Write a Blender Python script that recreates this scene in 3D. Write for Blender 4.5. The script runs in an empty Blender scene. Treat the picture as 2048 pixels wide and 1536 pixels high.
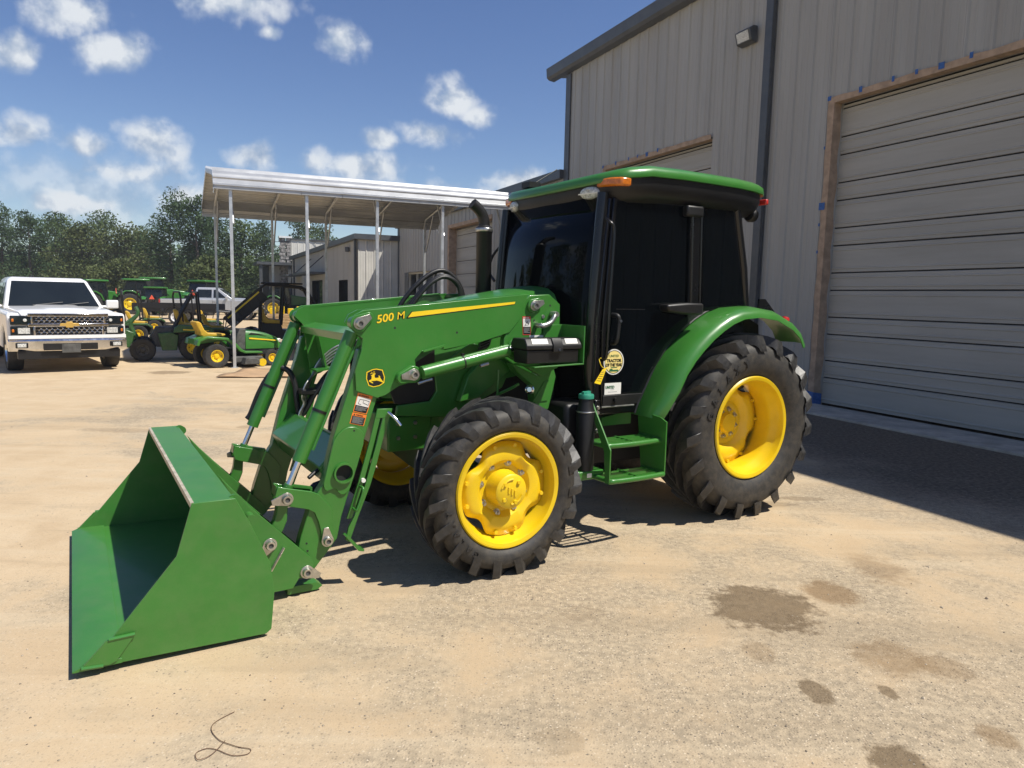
import bpy, bmesh, math, random
from mathutils import Vector, Matrix
random.seed(7)
C = bpy.context.scene
COL = C.collection
R = math.radians

# ---------------------------------------------------------------- camera
cam_d = bpy.data.cameras.new('camera')
cam_d.sensor_width = 36.0
cam_d.lens = 36.0 * 1422.8 / 2048.0
cam_d.clip_start = 0.05
cam_d.clip_end = 2000
cam = bpy.data.objects.new('camera', cam_d)
COL.objects.link(cam)
PIT, ROL, CAMH = 0.1204, 0.0218, 1.72
fw = Vector((0, math.cos(PIT), -math.sin(PIT)))
up = Vector((0, math.sin(PIT), math.cos(PIT)))
rt = Vector((1, 0, 0))
rt2 = rt * math.cos(ROL) + up * math.sin(ROL)
up2 = -rt * math.sin(ROL) + up * math.cos(ROL)
cm = Matrix((rt2, up2, -fw)).transposed().to_4x4()
cm.translation = (0, 0, CAMH)
cam.matrix_world = cm
C.camera = cam

# ---------------------------------------------------------------- sun and sky
SUNV = Vector((0.598, -0.207, 1.0)).normalized()
SUN_EL = math.asin(SUNV.z)
SUN_AZ = math.atan2(SUNV.x, SUNV.y)
sd = bpy.data.lights.new('sun', 'SUN')
sd.energy = 4.8
sd.angle = R(0.53)
sd.color = (1.0, 0.95, 0.86)
sun = bpy.data.objects.new('sun', sd)
sun.rotation_euler = SUNV.to_track_quat('Z', 'Y').to_euler()
sun.location = (20, -10, 40)
COL.objects.link(sun)

W = bpy.data.worlds.new('World')
C.world = W
W.use_nodes = True
wn_ = W.node_tree.nodes
wl = W.node_tree.links
wn_.clear()


def N(nt, typ, **kw):
    n = nt.nodes.new(typ)
    for k, v in kw.items():
        if k.startswith('i_'):
            n.inputs[k[2:]].default_value = v
        elif k.startswith('n_'):
            n.inputs[int(k[2:])].default_value = v
        else:
            setattr(n, k, v)
    return n


def mth(nt, op, a, b=None, c=None, clamp=False):
    n = nt.nodes.new('ShaderNodeMath')
    n.operation = op
    n.use_clamp = clamp
    for i, v in enumerate((a, b, c)):
        if v is None:
            continue
        if isinstance(v, (int, float)):
            n.inputs[i].default_value = v
        else:
            nt.links.new(v, n.inputs[i])
    return n.outputs[0]


def ramp(nt, fac, stops):
    n = nt.nodes.new('ShaderNodeValToRGB')
    e = n.color_ramp.elements
    while len(e) < len(stops):
        e.new(0.5)
    for i, (p, c) in enumerate(stops):
        e[i].position = p
        e[i].color = (*c, 1) if len(c) == 3 else c
    nt.links.new(fac, n.inputs[0])
    return n.outputs[0]


def mixc(nt, fac, a, b):
    n = nt.nodes.new('ShaderNodeMix')
    n.data_type = 'RGBA'
    for i, v in ((0, fac), (6, a), (7, b)):
        if isinstance(v, (int, float)):
            n.inputs[i].default_value = v
        elif isinstance(v, tuple):
            n.inputs[i].default_value = (*v, 1) if len(v) == 3 else v
        else:
            nt.links.new(v, n.inputs[i])
    return n.outputs[2]


def mrange(nt, v, a, b, c=0.0, d=1.0, smooth=True):
    n = nt.nodes.new('ShaderNodeMapRange')
    if smooth:
        n.interpolation_type = 'SMOOTHSTEP'
    nt.links.new(v, n.inputs[0])
    for i, x in enumerate((a, b, c, d)):
        n.inputs[i + 1].default_value = x
    return n.outputs[0]


nt = W.node_tree
sky = N(nt, 'ShaderNodeTexSky', sky_type='NISHITA', sun_disc=False, sun_elevation=SUN_EL, sun_rotation=SUN_AZ,
        altitude=0, air_density=1.0, dust_density=0.1, ozone_density=3.0)
tc = N(nt, 'ShaderNodeTexCoord')
sep = N(nt, 'ShaderNodeSeparateXYZ')
nt.links.new(tc.outputs['Generated'], sep.inputs[0])
AZ = mth(nt, 'ARCTAN2', sep.outputs[0], sep.outputs[1])
EL = mth(nt, 'ARCSINE', sep.outputs[2])
# cumulus clouds: azimuth, elevation, half widths (radians), weight
CL = [(-.535, .305, .045, .034, 1.), (-.505, .270, .046, .030, 1.), (-.60, .250, .032, .022, .8), (-.366, .350, .085, .034, 1.),
      (-.237, .317, .040, .026, .95), (-.082, .254, .050, .030, 1.), (-.055, .240, .035, .022, 1.), (-.112, .214, .055, .021, 1.),
      (-.184, .204, .032, .014, .95), (-.595, .172, .040, .024, 1.), (-.528, .165, .045, .026, 1.), (-.466, .176, .050, .032, 1.),
      (-.500, .138, .105, .032, .9), (-.215, .168, .085, .024, .95), (-.346, .173, .034, .017, .8), (-.545, .100, .085, .024, .85),
      (-.005, .158, .045, .022, 1.), (-.427, .122, .050, .018, .8), (-.32, .317, .015, .010, .75), (-.10, .14, .12, .015, .6),
      # the rest of the sky, outside the frame
      (-1.2, .33, .16, .06, 1.), (-1.55, .2, .2, .05, 1.), (.75, .3, .18, .06, 1.), (1.6, .25, .2, .05, 1.), (2.4, .35, .2, .07, 1.),
      (-2.4, .3, .22, .06, 1.), (3.0, .2, .15, .04, 1.), (-.9, .6, .12, .07, 1.), (.3, .75, .15, .07, 1.), (-2.0, .7, .2, .08, 1.)]
nz = N(nt, 'ShaderNodeTexNoise', noise_dimensions='3D', i_Scale=24.0, i_Detail=7.0, i_Roughness=0.52, i_Distortion=0.1)
nt.links.new(tc.outputs['Generated'], nz.inputs['Vector'])
va = N(nt, 'ShaderNodeVectorMath', operation='ADD')
va.inputs[1].default_value = (0.014, -0.004, 0.026)
nt.links.new(tc.outputs['Generated'], va.inputs[0])
nlo = N(nt, 'ShaderNodeTexNoise', noise_dimensions='3D', i_Scale=10.0, i_Detail=2.0, i_Roughness=0.5)
nt.links.new(tc.outputs['Generated'], nlo.inputs['Vector'])
nz2 = N(nt, 'ShaderNodeTexNoise', noise_dimensions='3D', i_Scale=24.0, i_Detail=7.0, i_Roughness=0.52, i_Distortion=0.1)
nt.links.new(va.outputs[0], nz2.inputs['Vector'])
mask = None
for a, e, ra, re, wgt in CL:
    dx = mth(nt, 'MULTIPLY', mth(nt, 'SUBTRACT', AZ, a), 1 / ra)
    dy = mth(nt, 'MULTIPLY', mth(nt, 'SUBTRACT', EL, e), 1 / re)
    d2 = mth(nt, 'ADD', mth(nt, 'MULTIPLY', dx, dx), mth(nt, 'MULTIPLY', dy, dy))
    m_ = mth(nt, 'MULTIPLY', mth(nt, 'SUBTRACT', 1.0, mth(nt, 'SQRT', d2)), wgt)
    mask = m_ if mask is None else mth(nt, 'MAXIMUM', mask, m_)
mask = mth(nt, 'MAXIMUM', mask, -1.0)
dens = mth(nt, 'ADD', mth(nt, 'MULTIPLY', mask, 1.3), mth(nt, 'MULTIPLY', mth(nt, 'SUBTRACT', nz.outputs[0], 0.52), 2.6))
dens = mth(nt, 'ADD', dens, mth(nt, 'MULTIPLY', mth(nt, 'SUBTRACT', nlo.outputs[0], 0.5), 1.5))
alpha = mrange(nt, dens, -0.18, 0.95)
shade = mth(nt, 'ADD', mth(nt, 'MULTIPLY', mth(nt, 'SUBTRACT', nz.outputs[0], nz2.outputs[0]), 4.2), 0.60, clamp=True)
ccol = ramp(nt, shade, [(0.0, (.28, .36, .49)), (0.45, (.42, .48, .57)), (1.0, (.66, .69, .72))])
# pale bank of distant cloud low on the left
bx_ = mth(nt, 'MULTIPLY', mth(nt, 'SUBTRACT', AZ, -.52), 1 / .20)
by_ = mth(nt, 'MULTIPLY', mth(nt, 'SUBTRACT', EL, .11), 1 / .075)
bk_ = mth(nt, 'SUBTRACT', 1.0, mth(nt, 'SQRT', mth(nt, 'ADD', mth(nt, 'MULTIPLY', bx_, bx_), mth(nt, 'MULTIPLY', by_, by_))))
bank = mth(nt, 'MULTIPLY', mrange(nt, mth(nt, 'ADD', mth(nt, 'MAXIMUM', bk_, -1.0), mth(nt, 'MULTIPLY', mth(nt, 'SUBTRACT', nz.outputs[0], 0.5), 1.6)), 0.0, 0.9), 0.55)
alpha = mth(nt, 'MAXIMUM', alpha, bank)
cbg = N(nt, 'ShaderNodeBackground', i_Strength=1.0)
nt.links.new(ccol, cbg.inputs[0])
hs = N(nt, 'ShaderNodeHueSaturation', i_Hue=0.512, i_Saturation=1.12, i_Value=1.0)
nt.links.new(sky.outputs[0], hs.inputs['Color'])
sbg = N(nt, 'ShaderNodeBackground', i_Strength=0.090)
nt.links.new(hs.outputs[0], sbg.inputs[0])
mx = N(nt, 'ShaderNodeMixShader')
nt.links.new(mth(nt, 'MULTIPLY', alpha, 0.93), mx.inputs[0])
nt.links.new(sbg.outputs[0], mx.inputs[1])
nt.links.new(cbg.outputs[0], mx.inputs[2])
wo = N(nt, 'ShaderNodeOutputWorld')
nt.links.new(mx.outputs[0], wo.inputs[0])

C.view_settings.view_transform = 'Standard'
C.view_settings.look = 'None'
C.view_settings.exposure = 0.3
C.view_settings.gamma = 1.0
C.view_settings.use_curve_mapping = False
C.render.engine = 'CYCLES'
C.cycles.max_bounces = 6
C.cycles.use_denoising = True


# ---------------------------------------------------------------- materials
def mat(name, col, rough=0.5, metal=0.0, coat=0.0, var=0.12, scale=6.0, bump=0.0, bscale=60.0, col2=None, spec=0.5,
        dust=0.0, dustcol=(.32, .25, .17), aniso=None):
    m = bpy.data.materials.new(name)
    m.use_nodes = True
    t = m.node_tree
    b = t.nodes['Principled BSDF']
    b.inputs['Roughness'].default_value = rough
    b.inputs['Metallic'].default_value = metal
    b.inputs['Coat Weight'].default_value = coat
    b.inputs['Coat Roughness'].default_value = 0.06
    b.inputs['Specular IOR Level'].default_value = spec
    tcn = N(t, 'ShaderNodeTexCoord')
    src = tcn.outputs['Object']
    if aniso:
        mp = N(t, 'ShaderNodeMapping')
        mp.inputs['Scale'].default_value = aniso
        t.links.new(src, mp.inputs[0])
        src = mp.outputs[0]
    nz = N(t, 'ShaderNodeTexNoise', i_Scale=scale, i_Detail=6.0, i_Roughness=0.6)
    t.links.new(src, nz.inputs['Vector'])
    c2 = col2 or tuple(min(1, c * (1 - 2 * var)) for c in col)
    c1 = tuple(min(1, c * (1 + var)) for c in col)
    o = mixc(t, mrange(t, nz.outputs[0], 0.3, 0.7), c2, c1)
    if dust > 0:
        n2 = N(t, 'ShaderNodeTexNoise', i_Scale=scale * 2.3, i_Detail=8.0, i_Roughness=0.7)
        t.links.new(src, n2.inputs['Vector'])
        o = mixc(t, mth(t, 'MULTIPLY', mrange(t, n2.outputs[0], 0.35, 0.75), dust), o, dustcol)
    t.links.new(o, b.inputs['Base Color'])
    rr = mth(t, 'ADD', mth(t, 'MULTIPLY', nz.outputs[0], 0.16), rough - 0.08, clamp=True)
    t.links.new(rr, b.inputs['Roughness'])
    if bump > 0:
        n3 = N(t, 'ShaderNodeTexNoise', i_Scale=bscale, i_Detail=5.0, i_Roughness=0.6)
        t.links.new(src, n3.inputs['Vector'])
        bp_ = N(t, 'ShaderNodeBump', i_Strength=bump, i_Distance=0.01)
        t.links.new(n3.outputs[0], bp_.inputs['Height'])
        t.links.new(bp_.outputs[0], b.inputs['Normal'])
    return m


GREEN = mat('green_paint', (.036, .185, .024), .34, coat=.3, var=.04, scale=3, bump=.03, bscale=140, dust=.05)
GREENW = mat('worn_green_paint', (.042, .185, .028), .42, coat=.12, var=.04, scale=4, dust=.08)
GREENF = mat('faded_green_paint', (.024, .105, .022), .45, coat=.1, var=.12, scale=8, dust=.15)
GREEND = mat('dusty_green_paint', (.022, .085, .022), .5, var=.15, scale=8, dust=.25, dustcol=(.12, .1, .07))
YELLOW = mat('yellow_paint', (.80, .545, .006), .38, coat=.2, var=.05, scale=4, dust=.07)
YELLOWF = mat('faded_yellow_plastic', (.62, .38, .03), .5, var=.10)
RUBBER = mat('tyre_rubber', (.030, .029, .028), .62, var=.2, scale=9, bump=.15, bscale=120, dust=.55, dustcol=(.095, .08, .058))
LUGR = mat('tread_rubber', (.028, .028, .029), .46, var=.2, scale=12, bump=.12, bscale=150, dust=.22, dustcol=(.13, .115, .09))
RUBBERC = mat('road_tyre_rubber', (.028, .028, .028), .7, var=.2, scale=12, dust=.3, dustcol=(.08, .07, .06))
BLACK = mat('black_plastic', (.007, .007, .0075), .48, var=.15, scale=10, dust=.04, dustcol=(.1, .08, .06))
BLACKG = mat('gloss_black_paint', (.004, .004, .0045), .25, coat=.15, var=.1, scale=5, dust=.02, dustcol=(.08, .07, .05))
HOSE = mat('black_hose', (.012, .012, .012), .45, var=.2, scale=30)
GLASS = mat('tinted_glass', (.002, .003, .004), .08, var=.05, scale=2, spec=.13)
GLASS.node_tree.nodes['Principled BSDF'].inputs['Roughness'].default_value = .02
for l_ in list(GLASS.node_tree.nodes['Principled BSDF'].inputs['Roughness'].links):
    GLASS.node_tree.links.remove(l_)
CARGLASS = mat('car_glass', (.012, .016, .018), .08, var=.1, scale=2)
for l_ in list(CARGLASS.node_tree.nodes['Principled BSDF'].inputs['Roughness'].links):
    CARGLASS.node_tree.links.remove(l_)
CARGLASS.node_tree.nodes['Principled BSDF'].inputs['Roughness'].default_value = .04
CHROME = mat('chrome', (.75, .75, .76), .12, metal=1, var=.06, scale=12)
STEEL = mat('zinc_steel', (.55, .54, .50), .32, metal=.9, var=.12, scale=20)
GALV = mat('galvanized_steel', (.58, .60, .62), .36, metal=.55, var=.10, scale=5, aniso=(1, 1, 1))
ROOFM = mat('carport_sheet', (.46, .47, .48), .38, metal=.4, var=.06, scale=2)
WHITE = mat('white_paint', (.80, .80, .79), .3, coat=.6, var=.03, scale=2, dust=.05)
SILVER = mat('silver_paint', (.55, .56, .57), .3, metal=.4, coat=.5, var=.04, scale=2)
SIDING = mat('tan_siding', (.385, .378, .350), .5, var=.06, scale=1.3, dust=.22, dustcol=(.30, .25, .19), aniso=(1.0, 1.0, .12), spec=.3)
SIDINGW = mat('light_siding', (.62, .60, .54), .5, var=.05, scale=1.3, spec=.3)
# soil splashed up the foot of the sheets
t_ = SIDING.node_tree
b_ = t_.nodes['Principled BSDF']
o_ = b_.inputs['Base Color'].links[0].from_socket
tc_ = N(t_, 'ShaderNodeTexCoord')
sx_ = N(t_, 'ShaderNodeSeparateXYZ')
t_.links.new(tc_.outputs['Object'], sx_.inputs[0])
nn_ = N(t_, 'ShaderNodeTexNoise', i_Scale=2.6, i_Detail=9.0, i_Roughness=.7)
t_.links.new(tc_.outputs['Object'], nn_.inputs['Vector'])
sp_ = mrange(t_, mth(t_, 'ADD', sx_.outputs[2], mth(t_, 'MULTIPLY', mth(t_, 'SUBTRACT', nn_.outputs[0], .5), 1.2)), .75, .10, 0, .6)
t_.links.new(mixc(t_, sp_, o_, (.27, .20, .13)), b_.inputs['Base Color'])
TRIM = mat('dark_bronze_trim', (.070, .078, .086), .42, var=.10, scale=3, dust=.08)
DOORM = mat('door_slat_paint', (.41, .395, .352), .5, var=.05, scale=2.5, dust=.18, dustcol=(.28, .24, .18), aniso=(.15, .15, 1.5), spec=.3)
PAPER = mat('masking_paper', (.42, .30, .205), .8, var=.12, scale=7, bump=.5, bscale=25)
TAPE = mat('blue_tape', (.035, .12, .36), .6, var=.15, scale=30)
CONC = mat('concrete', (.52, .46, .37), .85, var=.15, scale=3, bump=.3, bscale=90, dust=.4, dustcol=(.34, .27, .19))
STONE = mat('grey_stone', (.30, .28, .26), .85, var=.35, scale=4, bump=.4, bscale=20)
ORANGE = mat('amber_lens', (.62, .17, .008), .18, coat=.5, var=.12, scale=40)
RED = mat('red_lens', (.55, .03, .02), .25, coat=.3, var=.1, scale=40)
SMV = mat('fluorescent_orange', (.95, .13, .06), .5, var=.05)
LENS = mat('clear_lens', (.62, .63, .60), .15, coat=.6, var=.25, scale=60, bump=.4, bscale=90)
CAP = mat('teal_cap', (.03, .26, .17), .45, var=.1)
DWHITE = mat('decal_white', (.78, .77, .72), .45, var=.03)
DYEL = mat('decal_yellow', (.88, .62, .02), .4, var=.02)
DCREAM = mat('decal_pale_yellow', (.86, .70, .25), .45, var=.03)
DBLACK = mat('decal_black', (.012, .013, .012), .4, var=.03)
DORANGE = mat('decal_orange', (.85, .22, .03), .45, var=.03)
DRED = mat('decal_red', (.60, .06, .04), .45, var=.03)
DGREY = mat('decal_grey', (.33, .33, .32), .5, var=.05)
DGREEN = mat('decal_green', (.02, .14, .05), .45, var=.05)
CARD = mat('brown_cardboard', (.46, .30, .17), .85, var=.1, scale=5, bump=.2, bscale=30)
WOOD = mat('pallet_wood', (.50, .34, .17), .8, var=.2, scale=6, aniso=(1, 8, 8))
BARK = mat('bark', (.10, .08, .06), .9, var=.3, scale=6, bump=.5, bscale=20)
DARKIN = mat('dark_interior', (.02, .02, .02), .8, var=.2, scale=4)
BURL = mat('grey_cloth', (.09, .09, .085), .8, var=.2, scale=10)


def leafmat(name, c1, c2, c3):
    m = bpy.data.materials.new(name)
    m.use_nodes = True
    t = m.node_tree
    b = t.nodes['Principled BSDF']
    b.inputs['Roughness'].default_value = .6
    b.inputs['Specular IOR Level'].default_value = .25
    g = N(t, 'ShaderNodeNewGeometry')
    nz = N(t, 'ShaderNodeTexNoise', i_Scale=.55, i_Detail=4.0)
    t.links.new(g.outputs['Position'], nz.inputs['Vector'])
    a = mixc(t, mrange(t, nz.outputs[0], .35, .65), c1, c2)
    o = mixc(t, mth(t, 'MULTIPLY', g.outputs['Random Per Island'], .6), a, c3)
    t.links.new(o, b.inputs['Base Color'])
    tr = N(t, 'ShaderNodeBsdfTranslucent')
    t.links.new(o, tr.inputs[0])
    mxs = N(t, 'ShaderNodeMixShader', n_0=.25)
    t.links.new(b.outputs[0], mxs.inputs[1])
    t.links.new(tr.outputs[0], mxs.inputs[2])
    t.links.new(mxs.outputs[0], t.nodes['Material Output'].inputs[0])
    return m


LEAF = [leafmat('pine_leaves', (.040, .078, .028), (.060, .105, .038), (.085, .13, .052)),
        leafmat('oak_leaves', (.055, .095, .026), (.085, .125, .036), (.11, .15, .05)),
        leafmat('dry_leaves', (.075, .105, .030), (.105, .13, .042), (.13, .15, .055))]
GRASSM = leafmat('weed_grass', (.06, .09, .02), (.10, .12, .03), (.14, .15, .05))


# ---------------------------------------------------------------- mesh helpers
class MB:
    def __init__(self):
        self.v = []
        self.f = []

    def add(self, vs, fs):
        o = len(self.v)
        self.v += [tuple(p) for p in vs]
        self.f += [tuple(i + o for i in f) for f in fs]
        return self

    def box(self, a, b):
        x0, y0, z0 = a
        x1, y1, z1 = b
        return self.add([(x0, y0, z0), (x1, y0, z0), (x1, y1, z0), (x0, y1, z0), (x0, y0, z1), (x1, y0, z1), (x1, y1, z1), (x0, y1, z1)],
                        [(0, 3, 2, 1), (4, 5, 6, 7), (0, 1, 5, 4), (1, 2, 6, 5), (2, 3, 7, 6), (3, 0, 4, 7)])

    def cbox(self, c, s, M=None):
        h = Vector(s) / 2
        vs = [Vector((sx * h.x, sy * h.y, sz * h.z)) for sx in (-1, 1) for sy in (-1, 1) for sz in (-1, 1)]
        if M:
            vs = [M @ p for p in vs]
        vs = [p + Vector(c) for p in vs]
        return self.add(vs, [(0, 1, 3, 2), (4, 6, 7, 5), (0, 4, 5, 1), (2, 3, 7, 6), (0, 2, 6, 4), (1, 5, 7, 3)])

    def prism(self, pts, a, b, axis=1):
        """outline (p,q) in the plane perpendicular to axis, extruded from a to b. axis 1: (x,z); 0: (y,z); 2: (x,y)"""
        n = len(pts)

        def P(p, t):
            if axis == 1:
                return (p[0], t, p[1])
            if axis == 0:
                return (t, p[0], p[1])
            return (p[0], p[1], t)
        ar = sum(pts[i][0] * pts[(i + 1) % n][1] - pts[(i + 1) % n][0] * pts[i][1] for i in range(n))
        if (ar > 0) == (axis == 1):
            pts = pts[::-1]
        lo, hi = min(a, b), max(a, b)
        vs = [P(p, lo) for p in pts] + [P(p, hi) for p in pts]
        fs = [tuple(range(n - 1, -1, -1)), tuple(range(n, 2 * n))]
        fs += [(i, (i + 1) % n, n + (i + 1) % n, n + i) for i in range(n)]
        return self.add(vs, fs)

    def hole_prism(self, pts, hole, a, b):
        """outline with one hole (both lists of (u,w)), extruded along y. hole: (cu,cw,r)"""
        cu, cw, r = hole
        n = 48
        # resample the outline by angle round the hole centre
        outer = []
        L = len(pts)
        for k in range(n):
            an = 2 * math.pi * k / n
            d = (math.cos(an), math.sin(an))
            best = None
            for i in range(L):
                p, q = pts[i], pts[(i + 1) % L]
                ex, ez = q[0] - p[0], q[1] - p[1]
                den = d[0] * ez - d[1] * ex
                if abs(den) < 1e-9:
                    continue
                t = ((p[0] - cu) * ez - (p[1] - cw) * ex) / den
                s = ((p[0] - cu) * d[1] - (p[1] - cw) * d[0]) / den
                if t > 0 and -1e-6 <= s <= 1 + 1e-6 and (best is None or t > best):
                    best = t
            outer.append((cu + d[0] * best, cw + d[1] * best))
        inner = [(cu + r * math.cos(2 * math.pi * k / n), cw + r * math.sin(2 * math.pi * k / n)) for k in range(n)]
        vs = [(p[0], y, p[1]) for y in (a, b) for ring in (outer, inner) for p in ring]
        fs = []
        for k in range(n):
            j = (k + 1) % n
            fs.append((k, j, n + j, n + k))
            fs.append((2 * n + j, 2 * n + k, 3 * n + k, 3 * n + j))
            fs.append((j, k, 2 * n + k, 2 * n + j))
            fs.append((n + k, n + j, 3 * n + j, 3 * n + k))
        return self.add(vs, fs)

    def tube(self, path, r, n=8, cap=True, r1=None):
        P = [Vector(p) for p in path]
        rings = []
        prev = None
        for i, p in enumerate(P):
            t = (P[min(i + 1, len(P) - 1)] - P[max(i - 1, 0)]).normalized()
            if prev is None:
                ref = Vector((0, 0, 1)) if abs(t.z) < .9 else Vector((1, 0, 0))
                x = t.cross(ref).normalized()
            else:
                x = (prev - t * prev.dot(t)).normalized()
            prev = x
            y = t.cross(x)
            rr = r if r1 is None else r + (r1 - r) * i / max(1, len(P) - 1)
            rings.append([p + (x * math.cos(2 * math.pi * k / n) + y * math.sin(2 * math.pi * k / n)) * rr for k in range(n)])
        vs = [q for ring in rings for q in ring]
        fs = []
        for i in range(len(P) - 1):
            for k in range(n):
                j = (k + 1) % n
                fs.append((i * n + k, i * n + j, (i + 1) * n + j, (i + 1) * n + k))
        if cap:
            fs.append(tuple(range(n - 1, -1, -1)))
            fs.append(tuple(range((len(P) - 1) * n, len(P) * n)))
        return self.add(vs, fs)

    def cyl(self, a, b, r, n=16, r1=None):
        return self.tube([a, b], r, n, True, r1)

    def lathe(self, prof, c, axis, n=32, closed=False):
        """prof: (radius, offset along axis)."""
        ax = Vector(axis).normalized()
        ref = Vector((0, 0, 1)) if abs(ax.z) < .9 else Vector((1, 0, 0))
        x = ref.cross(ax).normalized()
        y = ax.cross(x)
        c = Vector(c)
        vs = []
        for (r, o) in prof:
            for k in range(n):
                a = 2 * math.pi * k / n
                vs.append(c + ax * o + (x * math.cos(a) + y * math.sin(a)) * r)
        fs = []
        m = len(prof)
        for i in range(m if closed else m - 1):
            i2 = (i + 1) % m
            for k in range(n):
                j = (k + 1) % n
                fs.append((i * n + k, i * n + j, i2 * n + j, i2 * n + k))
        return self.add(vs, fs)

    def sweep(self, prof, path_pts):
        """prof rings given directly: list of equal-length closed rings"""
        n = len(path_pts[0])
        vs = [q for ring in path_pts for q in ring]
        fs = []
        for i in range(len(path_pts) - 1):
            for k in range(n):
                j = (k + 1) % n
                fs.append((i * n + k, i * n + j, (i + 1) * n + j, (i + 1) * n + k))
        fs.append(tuple(range(n - 1, -1, -1)))
        fs.append(tuple(range((len(path_pts) - 1) * n, len(path_pts) * n)))
        return self.add(vs, fs)

    def mesh(self, name, m, smooth=35):
        me = bpy.data.meshes.new(name)
        me.from_pydata(self.v, [], self.f)
        me.materials.append(m)
        bm = bmesh.new()
        bm.from_mesh(me)
        bmesh.ops.recalc_face_normals(bm, faces=bm.faces)
        bm.to_mesh(me)
        bm.free()
        if smooth:
            me.polygons.foreach_set('use_smooth', [True] * len(me.polygons))
            me.set_sharp_from_angle(angle=R(smooth))
        return me

    def build(self, name, m, parent=None, bevel=0.0, smooth=35, segs=2, **kw):
        o = bpy.data.objects.new(name, self.mesh(name, m, smooth))
        COL.objects.link(o)
        if parent:
            o.parent = parent
        if bevel > 0:
            md = o.modifiers.new('bevel', 'BEVEL')
            md.width = bevel
            md.segments = segs
            md.limit_method = 'ANGLE'
            md.angle_limit = R(35)
            md.harden_normals = False
        for k, v in kw.items():
            o[k] = v
        return o


def thing(name, label, cat, loc=(0, 0, 0), rz=0.0, group=None):
    o = bpy.data.objects.new(name, None)
    o.empty_display_size = .2
    COL.objects.link(o)
    o.location = loc
    o.rotation_euler = (0, 0, rz)
    o['label'] = label
    o['category'] = cat
    if group:
        o['group'] = group
    return o


def tag(o, label, cat, group=None):
    o['label'] = label
    o['category'] = cat
    if group:
        o['group'] = group
    return o


def empty(name, parent, loc=(0, 0, 0)):
    o = bpy.data.objects.new(name, None)
    o.empty_display_size = .1
    COL.objects.link(o)
    o.parent = parent
    o.location = loc
    return o


def dup(o, parent=None):
    c = o.copy()
    COL.objects.link(c)
    c.parent = parent
    for ch in list(o.children):
        dup(ch, c)
    return c


def text(s, size, m, parent, M, name='lettering', sx=1.0, shear=0.0, ext=.0006, align='LEFT', bold=0.0):
    cu = bpy.data.curves.new(name, 'FONT')
    cu.body = s
    cu.size = size
    cu.extrude = ext
    cu.offset = bold
    cu.shear = shear
    cu.align_x = align
    cu.materials.append(m)
    cu.resolution_u = 3
    o = bpy.data.objects.new(name, cu)
    COL.objects.link(o)
    o.parent = parent
    o.matrix_local = M @ Matrix.Diagonal((sx, 1, 1, 1))
    return o


def arc(cx, cy, r, a0, a1, n):
    return [(cx + r * math.cos(R(a0 + (a1 - a0) * i / n)), cy + r * math.sin(R(a0 + (a1 - a0) * i / n))) for i in range(n + 1)]


def spline(pts, n=6):
    P = [Vector(p) for p in pts]
    out = []
    for i in range(len(P) - 1):
        p0 = P[max(i - 1, 0)]
        p1 = P[i]
        p2 = P[i + 1]
        p3 = P[min(i + 2, len(P) - 1)]
        for k in range(n):
            t = k / n
            out.append(.5 * ((2 * p1) + (p2 - p0) * t + (2 * p0 - 5 * p1 + 4 * p2 - p3) * t * t + (3 * p1 - p0 - 3 * p2 + p3) * t ** 3))
    out.append(P[-1])
    return out

# ================================================================ GROUND
W0 = Vector((5.1187, 12.2526, 0))
WD = Vector((-.40903, .91252, 0))          # along the long wall, away from the camera
WN = Vector((-.91252, -.40903, 0))         # out of the wall, towards the yard


def wp(s, off, z):
    return W0 + WD * s + WN * off + Vector((0, 0, z))


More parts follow.
